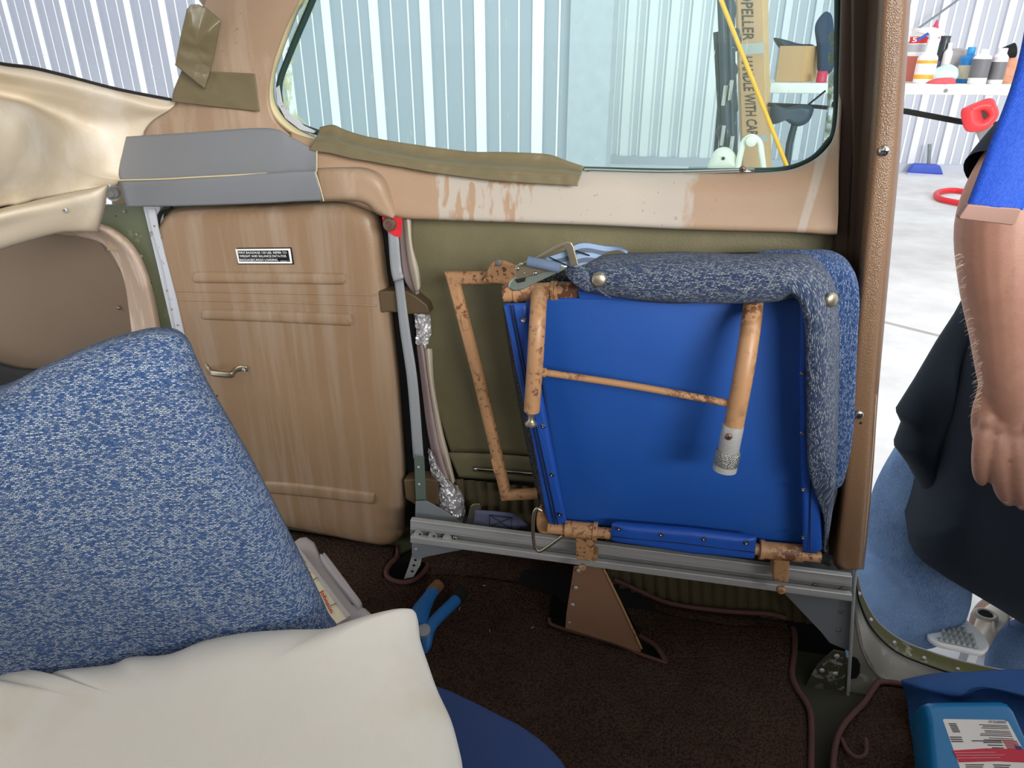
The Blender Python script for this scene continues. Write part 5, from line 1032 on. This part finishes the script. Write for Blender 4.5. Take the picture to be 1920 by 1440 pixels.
# jeans
J = []
def TJ(pts, r, flat=1): 
    o = tube('j', pts, r, M_jean, None, 28, n=len(pts)*6, flat=flat); J.append(o)
JO = -.36
TJ([W(1870, 800, JO-.03), W(1800, 880, JO-.02), W(1738, 960, JO), W(1722, 1050, JO+.02), W(1712, 1130, JO+.04), V((.52, 1.32, .22)), V((.53, 1.30, .08))], [.135, .128, .112, .104, .098, .09, .085])
TJ([W(2060, 850, JO-.03), W(2010, 1000, JO), W(2000, 1130, JO), W(1994, 1250, JO), V((.88, 1.30, .16)), V((.88, 1.32, .07))], [.13, .115, .098, .082, .08, .08])
TJ([W(1870, 790, JO-.05), W(1970, 770, JO-.05), W(2060, 800, JO-.05)], [.14, .16, .14], .8)
jn = join('jeans', J, None, per); m_ = jn.modifiers.new('r', 'REMESH'); m_.mode = 'VOXEL'; m_.voxel_size = .006; m_.use_smooth_shade = True; m_ = jn.modifiers.new('s', 'SMOOTH'); m_.iterations = 6
tube('seam', [W(1893, 1160, JO+.085), W(1884, 1205, JO+.075), W(1884, 1240, JO+.075), W(1888, 1275, JO+.075)], .0016, simple('seam_thread', (120, 150, 190)), per, 6)
for x in (.54, .89):
    puff('shoe', [V((x, 1.22, .045))+V((a, b_, 0)) for a, b_ in [(-.045, .12), (-.05, 0), (-.052, -.12), (-.03, -.19), (0, -.2), (.03, -.19), (.052, -.12), (.05, 0), (.045, .12), (0, .14)]], .05, M_black, per, .045, 40, .5, 6, (0, 0, 1))
# white step with waffle tread, beige casting
SZ = .20
stp = thing('entry_step', 'white step with round end and waffle tread seen between the jeans legs', 'step', Zp(1800, 1215, 0))
puff('tread_plate', [Zp(x, y, SZ) for x, y in [(1740, 1185), (1800, 1160), (1815, 1166), (1835, 1183), (1850, 1200), (1854, 1212), (1849, 1221), (1836, 1224), (1800, 1216), (1755, 1205)]], .003, M_white, stp, .012, 70, .08, 6, (0, 0, 1), smooth_outline=True)
a_ = Zp(1760, 1199, SZ+.006); b_ = Zp(1836, 1214, SZ+.006); c_ = Zp(1800, 1178, SZ+.006)
u_ = (b_-a_)/7; v_ = ((c_-a_)-(b_-a_)*((c_-a_).dot(b_-a_)/(b_-a_).length_squared)); v_ = v_/3.2
stud = None
for i in range(7):
    for j in range(4):
        if i-j*.3 < -.2 or (i == 6 and j > 2): continue
        c = a_+u_*(i+.4)+v_*(j+.1)
        if stud is None:
            q = [c-u_*.42-v_*.42, c+u_*.42-v_*.42, c+u_*.42+v_*.42, c-u_*.42+v_*.42, c+V((0, 0, .006))]
            stud = mk('tread_stud', q, [[0, 1, 4], [1, 2, 4], [2, 3, 4], [3, 0, 4], [3, 2, 1, 0]], simple('tread_grey', (170, 176, 176), .5), stp, None, False); s0 = c
        else:
            o = stud.copy(); COL.objects.link(o); o.location = c-s0
slab('step_side', [Zp(1750, 1210, SZ-.012), Zp(1818, 1223, SZ-.012), Zp(1818, 1223, SZ-.07), Zp(1750, 1212, SZ-.07)], .02, simple('pale_grey_plastic', (196, 200, 214), .5), stp, .002)
slab('leg', [Zp(1818, 1222, SZ-.01), Zp(1838, 1222, SZ-.01), Zp(1838, 1222, SZ-.01)+V((.0, 0, -.19)), Zp(1818, 1222, SZ-.01)+V((0, 0, -.19))], .03, M_white, stp, .002)
cg = thing('cast_part', 'beige cast metal part with a round port lying beyond the white step', 'machine part', Zp(1865, 1190, .0))
zc = .14
puff('casting', [Zp(x, y, zc) for x, y in [(1838, 1150), (1848, 1138), (1862, 1134), (1885, 1148), (1890, 1165), (1886, 1180), (1880, 1190), (1882, 1206), (1874, 1212), (1870, 1218), (1864, 1208), (1852, 1200), (1845, 1190), (1848, 1172), (1836, 1160)]], .03, M_fibre, cg, .06, 80, .5, 9, (0, -.4, 1), disp=lambda p, t: .008*noise.noise(p*30))
tube('port_rim', [Zp(1848, 1153, zc+.035)+V((math.cos(a)*.020, math.sin(a)*.016, 0)) for a in [i*math.pi/5 for i in range(10)]], .005, M_fibre, cg, 10, closed=True)
lathe('port_hole', [(.016, 0), (.016, .001)], Zp(1848, 1153, zc+.034), (0, -.3, 1), M_dark, cg, 16)
tube('raised_rib', [Zp(1862, 1168, zc+.036), Zp(1863, 1182, zc+.036)], .004, M_fibre, cg, 8)
puff('dark_base', [Zp(x, y, .05) for x, y in [(1820, 1150), (1850, 1125), (1895, 1140), (1895, 1170), (1850, 1200), (1828, 1180)]], .03, M_steel, cg, .05, 40, .4, 6, (0, 0, 1))
# ================================================================= things in the hangar
HO = 4.3
def H(px, py, off=HO): return Pn(px, py, B0+nB*off, nB)
hx_ = dB
def dims(x0, x1, y0, y1, off):
    a = H((x0+x1)/2, y1, off); return a, (H(x1, y1, off)-H(x0, y1, off)).length, (H((x0+x1)/2, y0, off)-a).length
TZ = H(1700, 157).z
def onz(px, py, z): return Zp(px, py, z)
tbl = thing('bench_table', 'long white-edged work table holding cleaning bottles in front of the ribbed wall', 'table', H(1700, 300))
e0, e1 = H(1446, 143), H(2080, 174); n2 = nB*-1
z0 = TZ
f0 = V((e0.x, e0.y, z0)); f1 = V((e1.x, e1.y, z0)); dk = -nB*.62
slab('tabletop', [f0, f1, f1+dk, f0+dk], .065, M_ply, tbl, .008, (0, 0, -1))
for x in (1640, 1990):
    p = H(x, 200)
    for k in (.05, .52): slab('leg', [V((p.x, p.y, z0-.05))-nB*k, V((p.x, p.y, z0-.05))-nB*k+dB*.04, V((p.x, p.y, 0))-nB*k+dB*.04, V((p.x, p.y, 0))-nB*k], .03, M_gpaint, tbl, .004)
tube('brace_bar', [H(1560, 196, HO-.1), H(1700, 209, HO-.1), H(1800, 228, HO-.1), H(1900, 236, HO-.1)], .018, M_black, tbl, 8, sharp=True)
lathe('badge', [(.012, 0), (.012, .004)], H(1773, 170)+nB*.003, nB, M_alud, tbl, 16)
G6 = 'cleaning supplies on the work table'
def bottle(label, x0, x1, y0, y1, off, mb, cap=None, lab=None, kind='round', cat='bottle', neck=.35, shoulder=.72, captop=.9):
    b0, w_, h = dims(x0, x1, y0, y1, off); b0 = V((b0.x, b0.y, TZ)) ; h = H((x0+x1)/2, y0, off).z-TZ
    t = thing('bottle' if cat == 'bottle' else cat.replace(' ', '_'), label, cat, b0, G6); r = w_/2
    pr = [(r*.9, 0), (r, h*.02), (r, h*shoulder*.92), (r*.9, h*shoulder), (r*neck*1.1, h*(shoulder+.08)), (r*neck, h*captop*.97), (r*neck, h*captop)]
    lathe('bottle_body', pr, b0, (0, 0, 1), mb, t, 24)
    if cap: lathe('cap', [(r*neck*1.15, h*(captop-.06)), (r*neck*1.2, h*.99), (r*neck*.8, h)], b0, (0, 0, 1), cap, t, 18)
    if lab:
        for (l0, l1, ml) in lab: lathe('label', [(r*1.012, h*l0), (r*1.015, h*(l0+.004)), (r*1.015, h*l1), (r*1.012, h*l1)], b0, (0, 0, 1), ml, t, 24)
    return t, b0, r, h
M_or = simple('orange_label', (238, 170, 60), .5); M_wb = simple('white_bottle', (240, 238, 234), .4); M_bb = simple('blue_bottle', (40, 130, 200), .35); M_gy = simple('dark_grey_label', (112, 112, 116), .5); M_pk = simple('pink_white', (232, 210, 226), .5)
M_gb = simple('green_bottle', (120, 200, 120), .4); M_rl = simple('red_label', (222, 60, 60), .5)
t, b0, r, h = bottle('white trigger spray bottle with orange label bands at the left end of the table', 1711, 1748, 52, 155, HO-.12, M_wb, None, [(.08, .16, M_or), (.36, .42, M_or), (.16, .36, simple('pale_label', (244, 232, 228)))], shoulder=.5, captop=.8, neck=.42)
cr_ = V((b0.x, b0.y, b0.z))
slab('spray_head', [cr_+dB*a+V((0, 0, h*z)) for a, z in [(-.09, .92), (-.075, 1.0), (-.01, 1.01), (.05, .97), (.075, .88), (.045, .86), (.03, .80), (-.015, .80), (-.02, .88), (-.06, .90)]], .035, M_wb, t, .006)
tube('trigger', [cr_+dB*-.03+V((0, 0, h*.9)), cr_+dB*-.055+V((0, 0, h*.84)), cr_+dB*-.085+V((0, 0, h*.78))], .009, simple('blue_trigger', (40, 74, 170), .4), t, 10)
t, b0, r, h = bottle('big white jug with red and grey label partly behind the door post', 1688, 1730, 55, 155, HO-.3, M_wb, None, [(.74, .86, M_rl), (.58, .72, simple('grey_label', (190, 190, 196))), (.02, .5, simple('rust_label', (196, 112, 96)))], neck=.9, shoulder=.94, captop=1.0, cat='jug')
text_quad('lettering', '15', [cr_+dB*x+V((0, 0, z))-nB*0+nB*.0 for x, z in ((-.14, h*.84), (-.09, h*.84), (-.09, h*.76), (-.14, h*.76))], M_white, t, .002, nB)
fb, fw_, fh = dims(1738, 1762, 36, 70, HO-.35)
cn = thing('funnel', 'dark red cone-shaped funnel standing upside down on a dark can behind the spray bottle', 'funnel', V((fb.x, fb.y, H(1752, 72, HO-.35).z)), G6)
lathe('cone', [(fw_*.5, 0), (fw_*.46, fh*.1), (fw_*.05, fh), (.004, fh)], V((fb.x, fb.y, H(1752, 72, HO-.35).z)), (0, 0, 1), simple('dark_red_plastic', (196, 66, 96), .4), cn, 20)
bottle('dark green-black can with an orange stripe beside the spray bottle', 1744, 1763, 70, 157, HO-.35, simple('can_dark', (60, 70, 72), .3), None, [(.28, .35, simple('orange_stripe', (236, 110, 50))), (.36, .48, simple('can_blue', (90, 110, 160)))], neck=.9, shoulder=.95, captop=1.0, cat='can')
bottle('white bottle with white cap between dark can and grey bag', 1756, 1773, 80, 157, HO-.3, M_wb, M_wb, None, neck=.4, shoulder=.78)
bottle('blue bottle with blue cap and tan-white label, centre of the table', 1789, 1822, 88, 160, HO-.2, M_bb, simple('light_blue_cap', (60, 160, 216), .4), [(.12, .5, simple('cream_blue_label', (214, 204, 180)))], neck=.38, shoulder=.72, captop=.86)
bottle('white bottle with dark printed label, right of the blue bottle', 1812, 1846, 92, 162, HO-.06, M_wb, M_wb, [(.18, .72, M_gy)], neck=.34, shoulder=.8)
bottle('slim green bottle squeezed between two white bottles', 1838, 1852, 110, 161, HO-.2, M_gb, simple('teal_cap', (110, 200, 190), .4), None, neck=.6, shoulder=.7)
bottle('white bottle with pink shoulder and dark label', 1848, 1876, 90, 163, HO-.1, M_wb, M_wb, [(.12, .62, M_gy), (.66, .76, M_pk)], neck=.55, shoulder=.78)
def heap(name, label, cat, pts, off, m, H_, sc_=18, amp=.03):
    o = puff(name, [H(x, y, off) for x, y in pts], H_, m, None, H_, 70, .6, 9, nB, disp=lambda p, t: amp*noise.noise(p*sc_)*min(1, t*4)); return tag(o, label, cat, G6)
heap('plastic_bag', 'crumpled grey plastic bag on the table behind the rags', 'bag', [(1768, 118), (1775, 98), (1795, 90), (1822, 96), (1824, 118), (1815, 130), (1815, 152), (1770, 152)], HO-.35, simple('grey_bag', (168, 160, 158), .35), .07)
heap('rag', 'pale teal rag crumpled on top of the red one', 'rag', [(1744, 138), (1760, 126), (1780, 120), (1796, 130), (1790, 150), (1744, 156)], HO-.12, simple('pale_teal_cloth', (196, 224, 222), .9), .05, 22)
heap('rag', 'coral red rag lying at the table edge beside the spray bottle', 'rag', [(1742, 152), (1765, 146), (1788, 147), (1786, 159), (1742, 158)], HO-.05, simple('coral_cloth', (222, 96, 104), .9), .05, 22, .02)
heap('rag', 'tan and blue patterned rag at the right end of the table', 'rag', [(1870, 108), (1885, 98), (1904, 104), (1906, 166), (1868, 165)], HO-.2, simple('tan_pattern_cloth', (206, 150, 122), .9, 0, .3, 40), .06, 22)
bb_ = tube('dark_cup', [H(1880, 100, HO-.15), H(1902, 94, HO-.15)], [.035, .045], M_black, None, 18, sharp=True); tag(bb_, 'black round cup lying on the patterned rag by the blue strap', 'cup', G6)
cb_ = tube('wall_cable', [H(1715, 58, .3), H(1760, 26, .3), H(1830, -25, .3)], .012, M_gpaint, None, 6, n=12); tag(cb_, 'thin grey cable running diagonally up across the ribbed wall', 'cable')
# red saw with pale opening, leaning under the table edge
sw = thing('hand_saw', 'red-handled hand saw hanging under the table end', 'saw', H(1835, 240, HO+.1))
outl = [(1805, 213), (1812, 206), (1835, 196), (1855, 189), (1862, 200), (1866, 214), (1858, 228), (1842, 240), (1828, 242), (1812, 240)]; inn = [(1834, 205), (1846, 201), (1855, 209), (1859, 218), (1852, 226), (1843, 229), (1836, 220)]
loft('handle', [[H(x, y, HO+.12) for x, y in poly2] for poly2 in (outl, )]*1+[[H(x, y, HO+.15) for x, y in [( (a[0]+b_[0])/2, (a[1]+b_[1])/2) for a, b_ in zip(outl, [inn[min(i*7//10, 6)] for i in range(10)])]], [H(x, y, HO+.12) for x, y in [inn[min(i*7//10, 6)] for i in range(10)]]], simple('red_plastic', (226, 62, 66), .4), sw, 60, 10, .02, closed=True)
slab('blade', [H(x, y, HO+.08) for x, y in [(1812, 218), (1824, 236), (1835, 260), (1850, 300), (1880, 330), (1890, 300), (1866, 240), (1845, 205)]], .004, M_alud, sw, 0)
# dustpan on the floor, red tool
dp = thing('dustpan', 'blue dustpan with pale lip standing on the floor at the wall foot', 'dustpan', Zp(1735, 326, 0))
HD = .25
slab('pan', [H(x, y, HD) for x, y in [(1712, 309), (1718, 307), (1758, 309), (1764, 311), (1770, 328), (1702, 325)]], .10, simple('blue_dustpan', (66, 92, 190), .4), dp, .02)
slab('lip', [H(x, y, HD+.02) for x, y in [(1703, 324), (1770, 328), (1773, 333), (1700, 329)]], .06, simple('lilac_lip', (186, 184, 214), .5), dp, .01); tube('handle', [H(1741, 312, HD-.05), H(1742, 298, HD-.05), H(1743, 270, HD-.08)], .02, M_gpaint, dp, 10)
rc = tag(tube('red_clamp', [Zp(1830, 363, .03), Zp(1790, 357, .03), Zp(1764, 359, .03), Zp(1755, 365, .03), Zp(1764, 373, .03), Zp(1790, 379, .03), Zp(1830, 386, .03)], .026, simple('red_enamel', (226, 40, 50), .4), None, 12, n=50), 'red looped tool handle lying on the pale floor left of the elbow', 'tool')
# cardboard propeller box
pb = thing('cardboard_box', 'tall narrow cardboard box with grey lettering leaning upright behind the window', 'box', V((*H(1410, 300, HO).xy, 0)))
HB = HO+.25
q = lambda x, y, o=None: H(x, y, HB if o is None else o)
bx0, bx1, bx2 = (1378, -120), (1424, -120), (1438, -120)
lo0, lo1, lo2 = (1394, 330), (1438, 330), (1447, 330)
slab('box_front', [q(*bx0), q(*bx1), q(*lo1), q(*lo0)], .16, M_card, pb, .004)
slab('box_side', [q(*bx1), q(*bx2, HB-.12), q(*lo2, HB-.12), q(*lo1)], .02, simple('light_cardboard', (216, 174, 126), .85), pb, .002)  # same cardboard as the front, painted paler as its lit side
for ya, yb in ((79, 100), (252, 266)):
    xa = 1380+16*(ya+120)/450; xb = xa+46-2*(ya+120)/450
    slab('duct_tape', [q(xa, ya+4, HB+.004), q(xb, ya, HB+.004), q(xb+1, yb, HB+.004), q(xa, yb+4, HB+.004)], .003, M_duct, pb, 0)
text_quad('lettering', 'PROPELLER', [q(1411, -42, HB+.003), q(1414, 76, HB+.003), q(1393, 76, HB+.003), q(1387, -42, HB+.003)], M_ink, pb, .002, nB, bold=.01)
text_quad('lettering', 'HANDLE WITH CARE', [q(1411, 106, HB+.003), q(1422, 262, HB+.003), q(1402, 262, HB+.003), q(1390, 106, HB+.003)], M_ink, pb, .002, nB, bold=.01)
yp = tag(tube('yellow_pole', [H(1340, -30, HO+.75), H(1412, 152, HO+.75), H(1473, 306, HO+.75), H(1500, 374, HO+.75)], .0125, M_yel, None, 14, sharp=True), 'long yellow pole leaning across the cardboard box', 'pole')
wc = thing('white_fairing', 'ivory looped plastic fairing at the lower edge of the window', 'fairing', V((*H(1408, 330, HO+.8).xy, .8)))
tube('loop', [H(x, y, HO+.8) for x, y in [(1382, 320), (1388, 290), (1394, 268), (1404, 258), (1414, 258), (1424, 268), (1428, 290), (1432, 320)]], .018, M_ivory, wc, 14, n=60); lathe('hub', [(.03, 0), (.03, .03), (.015, .04)], H(1408, 264, HO+.82), nB, M_ivory, wc, 16)
wd = thing('white_dome', 'ivory rounded wheel cover beside the looped fairing', 'cover', V((*H(1358, 330, HO+.8).xy, .8)))
puff('dome', [H(x, y, HO+.75) for x, y in [(1330, 320), (1332, 298), (1340, 283), (1352, 276), (1366, 277), (1378, 288), (1382, 304), (1384, 320)]], .06, M_ivory, wd, .06, 50, .8, 9, nB); lathe('centre_hole', [(.01, 0), (.01, .003)], H(1356, 297, HO+.815), nB, M_dark, wd, 12)
# dark stand left of the box, bench vice and grinder on the right
dkm = simple('dark_blue_black_metal', (52, 64, 78), .45, .3, .3, 12)
sd = thing('tool_stand', 'dark cluttered metal stand between the white ribs and the cardboard box', 'stand', V((*H(1365, 330, HO+.5).xy, 0)))
for i, (xa, ya, xb, yb, r_) in enumerate(((1350, -80, 1366, 360, .026), (1366, -80, 1374, 360, .03), (1342, 60, 1358, 360, .016), (1376, 60, 1348, 300, .012), (1362, 40, 1338, 330, .014), (1374, 120, 1378, 360, .022))):
    tube('upright', [H(xa, ya, HO+.55-.04*i), H(xb, yb, HO+.55-.04*i)], r_, dkm, sd, 10, sharp=True)
for x, y, a in ((1366, 20, 16), (1374, 75, 18), (1368, 130, 16), (1372, 190, 18), (1362, 250, 18)):
    puff('hung_part', [H(x+a*math.cos(t)*random.uniform(.6, 1.1), y+a*1.6*math.sin(t)*random.uniform(.7, 1.1), HO+.48) for t in [i*math.pi/4 for i in range(8)]], .05, dkm, sd, .04, 30, .6, 6, nB)
for x, y in ((1361, 160), (1372, 150), (1358, 235), (1374, 255)): tube('shiny_rod', [H(x, y, HO+.6), H(x-5, y+38, HO+.6)], .012, M_chrome, sd, 8)
gr = thing('bench_grinder', 'dark machine with a half-round guard standing below the table shelf', 'machine', V((*H(1490, 330, HO+.2).xy, 0)))
puff('guard', [H(x, y, HO+.2) for x, y in [(1446, 196), (1470, 200), (1500, 196), (1524, 200), (1523, 216), (1514, 230), (1498, 237), (1484, 234), (1470, 226), (1446, 232)]], .04, dkm, gr, .06, 60, .3, 6, nB)
tube('post', [H(1490, 232, HO+.2), H(1480, 270, HO+.2), H(1472, 340, HO+.2), V((*H(1468, 420, HO+.2).xy, 0))], .022, dkm, gr, 10, sharp=True); tube('arm', [H(1440, 196, HO+.2), H(1530, 200, HO+.2), H(1552, 202, HO+.2)], .012, M_black, gr, 8, sharp=True)
tube('rod', [H(1516, 196, HO+.25), H(1548, 170, HO+.25)], .006, M_black, gr, 6, sharp=True)
c0_, cw, ch = dims(1455, 1530, 86, 142, HO-.3)
cbx = thing('open_carton', 'worn open cardboard carton on the table seen through the window', 'box', V((c0_.x, c0_.y, TZ)))
a = H(1455, 141, HO-.12); b_ = H(1503, 143, HO-.12); hz = H(1480, 86, HO-.12).z
a.z = b_.z = TZ+.002
slab('carton_front', [a, b_, V((b_.x, b_.y, hz)), V((a.x, a.y, hz))], .02, M_card, cbx, .003)
c = H(1530, 143, HO-.35); c.z = TZ+.002
slab('carton_side', [b_, c, V((c.x, c.y, hz)), V((b_.x, b_.y, hz))], .02, simple('light_cardboard_side', (222, 174, 122), .85), cbx, .003)  # right face coloured paler than the front, light put into the colour
puff('carton_contents', [H(x, y, HO-.3) for x, y in [(1450, 72), (1470, 74), (1500, 82), (1526, 84), (1520, 96), (1470, 96)]], .05, dkm, cbx, .05, 40, .5, 6, nB, disp=lambda p, t: .03*noise.noise(p*40))
bg_ = tag(puff('dark_bag', [H(x, y, HO-.25) for x, y in [(1528, 50), (1540, 28), (1552, 22), (1562, 40), (1564, 120), (1550, 141), (1534, 138), (1532, 90)]], .05, simple('blue_black_cloth', (58, 72, 96), .9), None, .05, 50, .5, 6, nB), 'tall blue-black bag standing on the table at the window edge', 'bag')
rd = tag(lathe('red_can', [(.03, 0), (.034, .005), (.034, .06), (.028, .07)], V((*H(1541, 143, HO-.1).xy, TZ)), (0, 0, 1), simple('crimson_tin', (210, 60, 90), .4), None, 18), 'small crimson tin on the table at the window edge', 'can')

ws = thing('work_stool', 'plain low stool carrying the ivory fairings outside the window', 'stool', V((*H(1382, 330, HO+.8).xy, 0)))
zt = H(1382, 321, HO+.8).z
cc = H(1382, 321, HO+.8)
slab('stool_top', [V((cc.x, cc.y, zt))+dB*a+nB*b_ for a, b_ in ((-.28, .12), (.28, .12), (.28, -.14), (-.28, -.14))], .03, M_gpaint, ws, .003, (0, 0, -1))
for a, b_ in ((-.25, .1), (.25, .1), (.25, -.12), (-.25, -.12)): tube('leg', [V((cc.x, cc.y, zt-.02))+dB*a+nB*b_, V((cc.x, cc.y, 0))+dB*a*1.1+nB*b_], .015, M_gpaint, ws, 8, sharp=True)
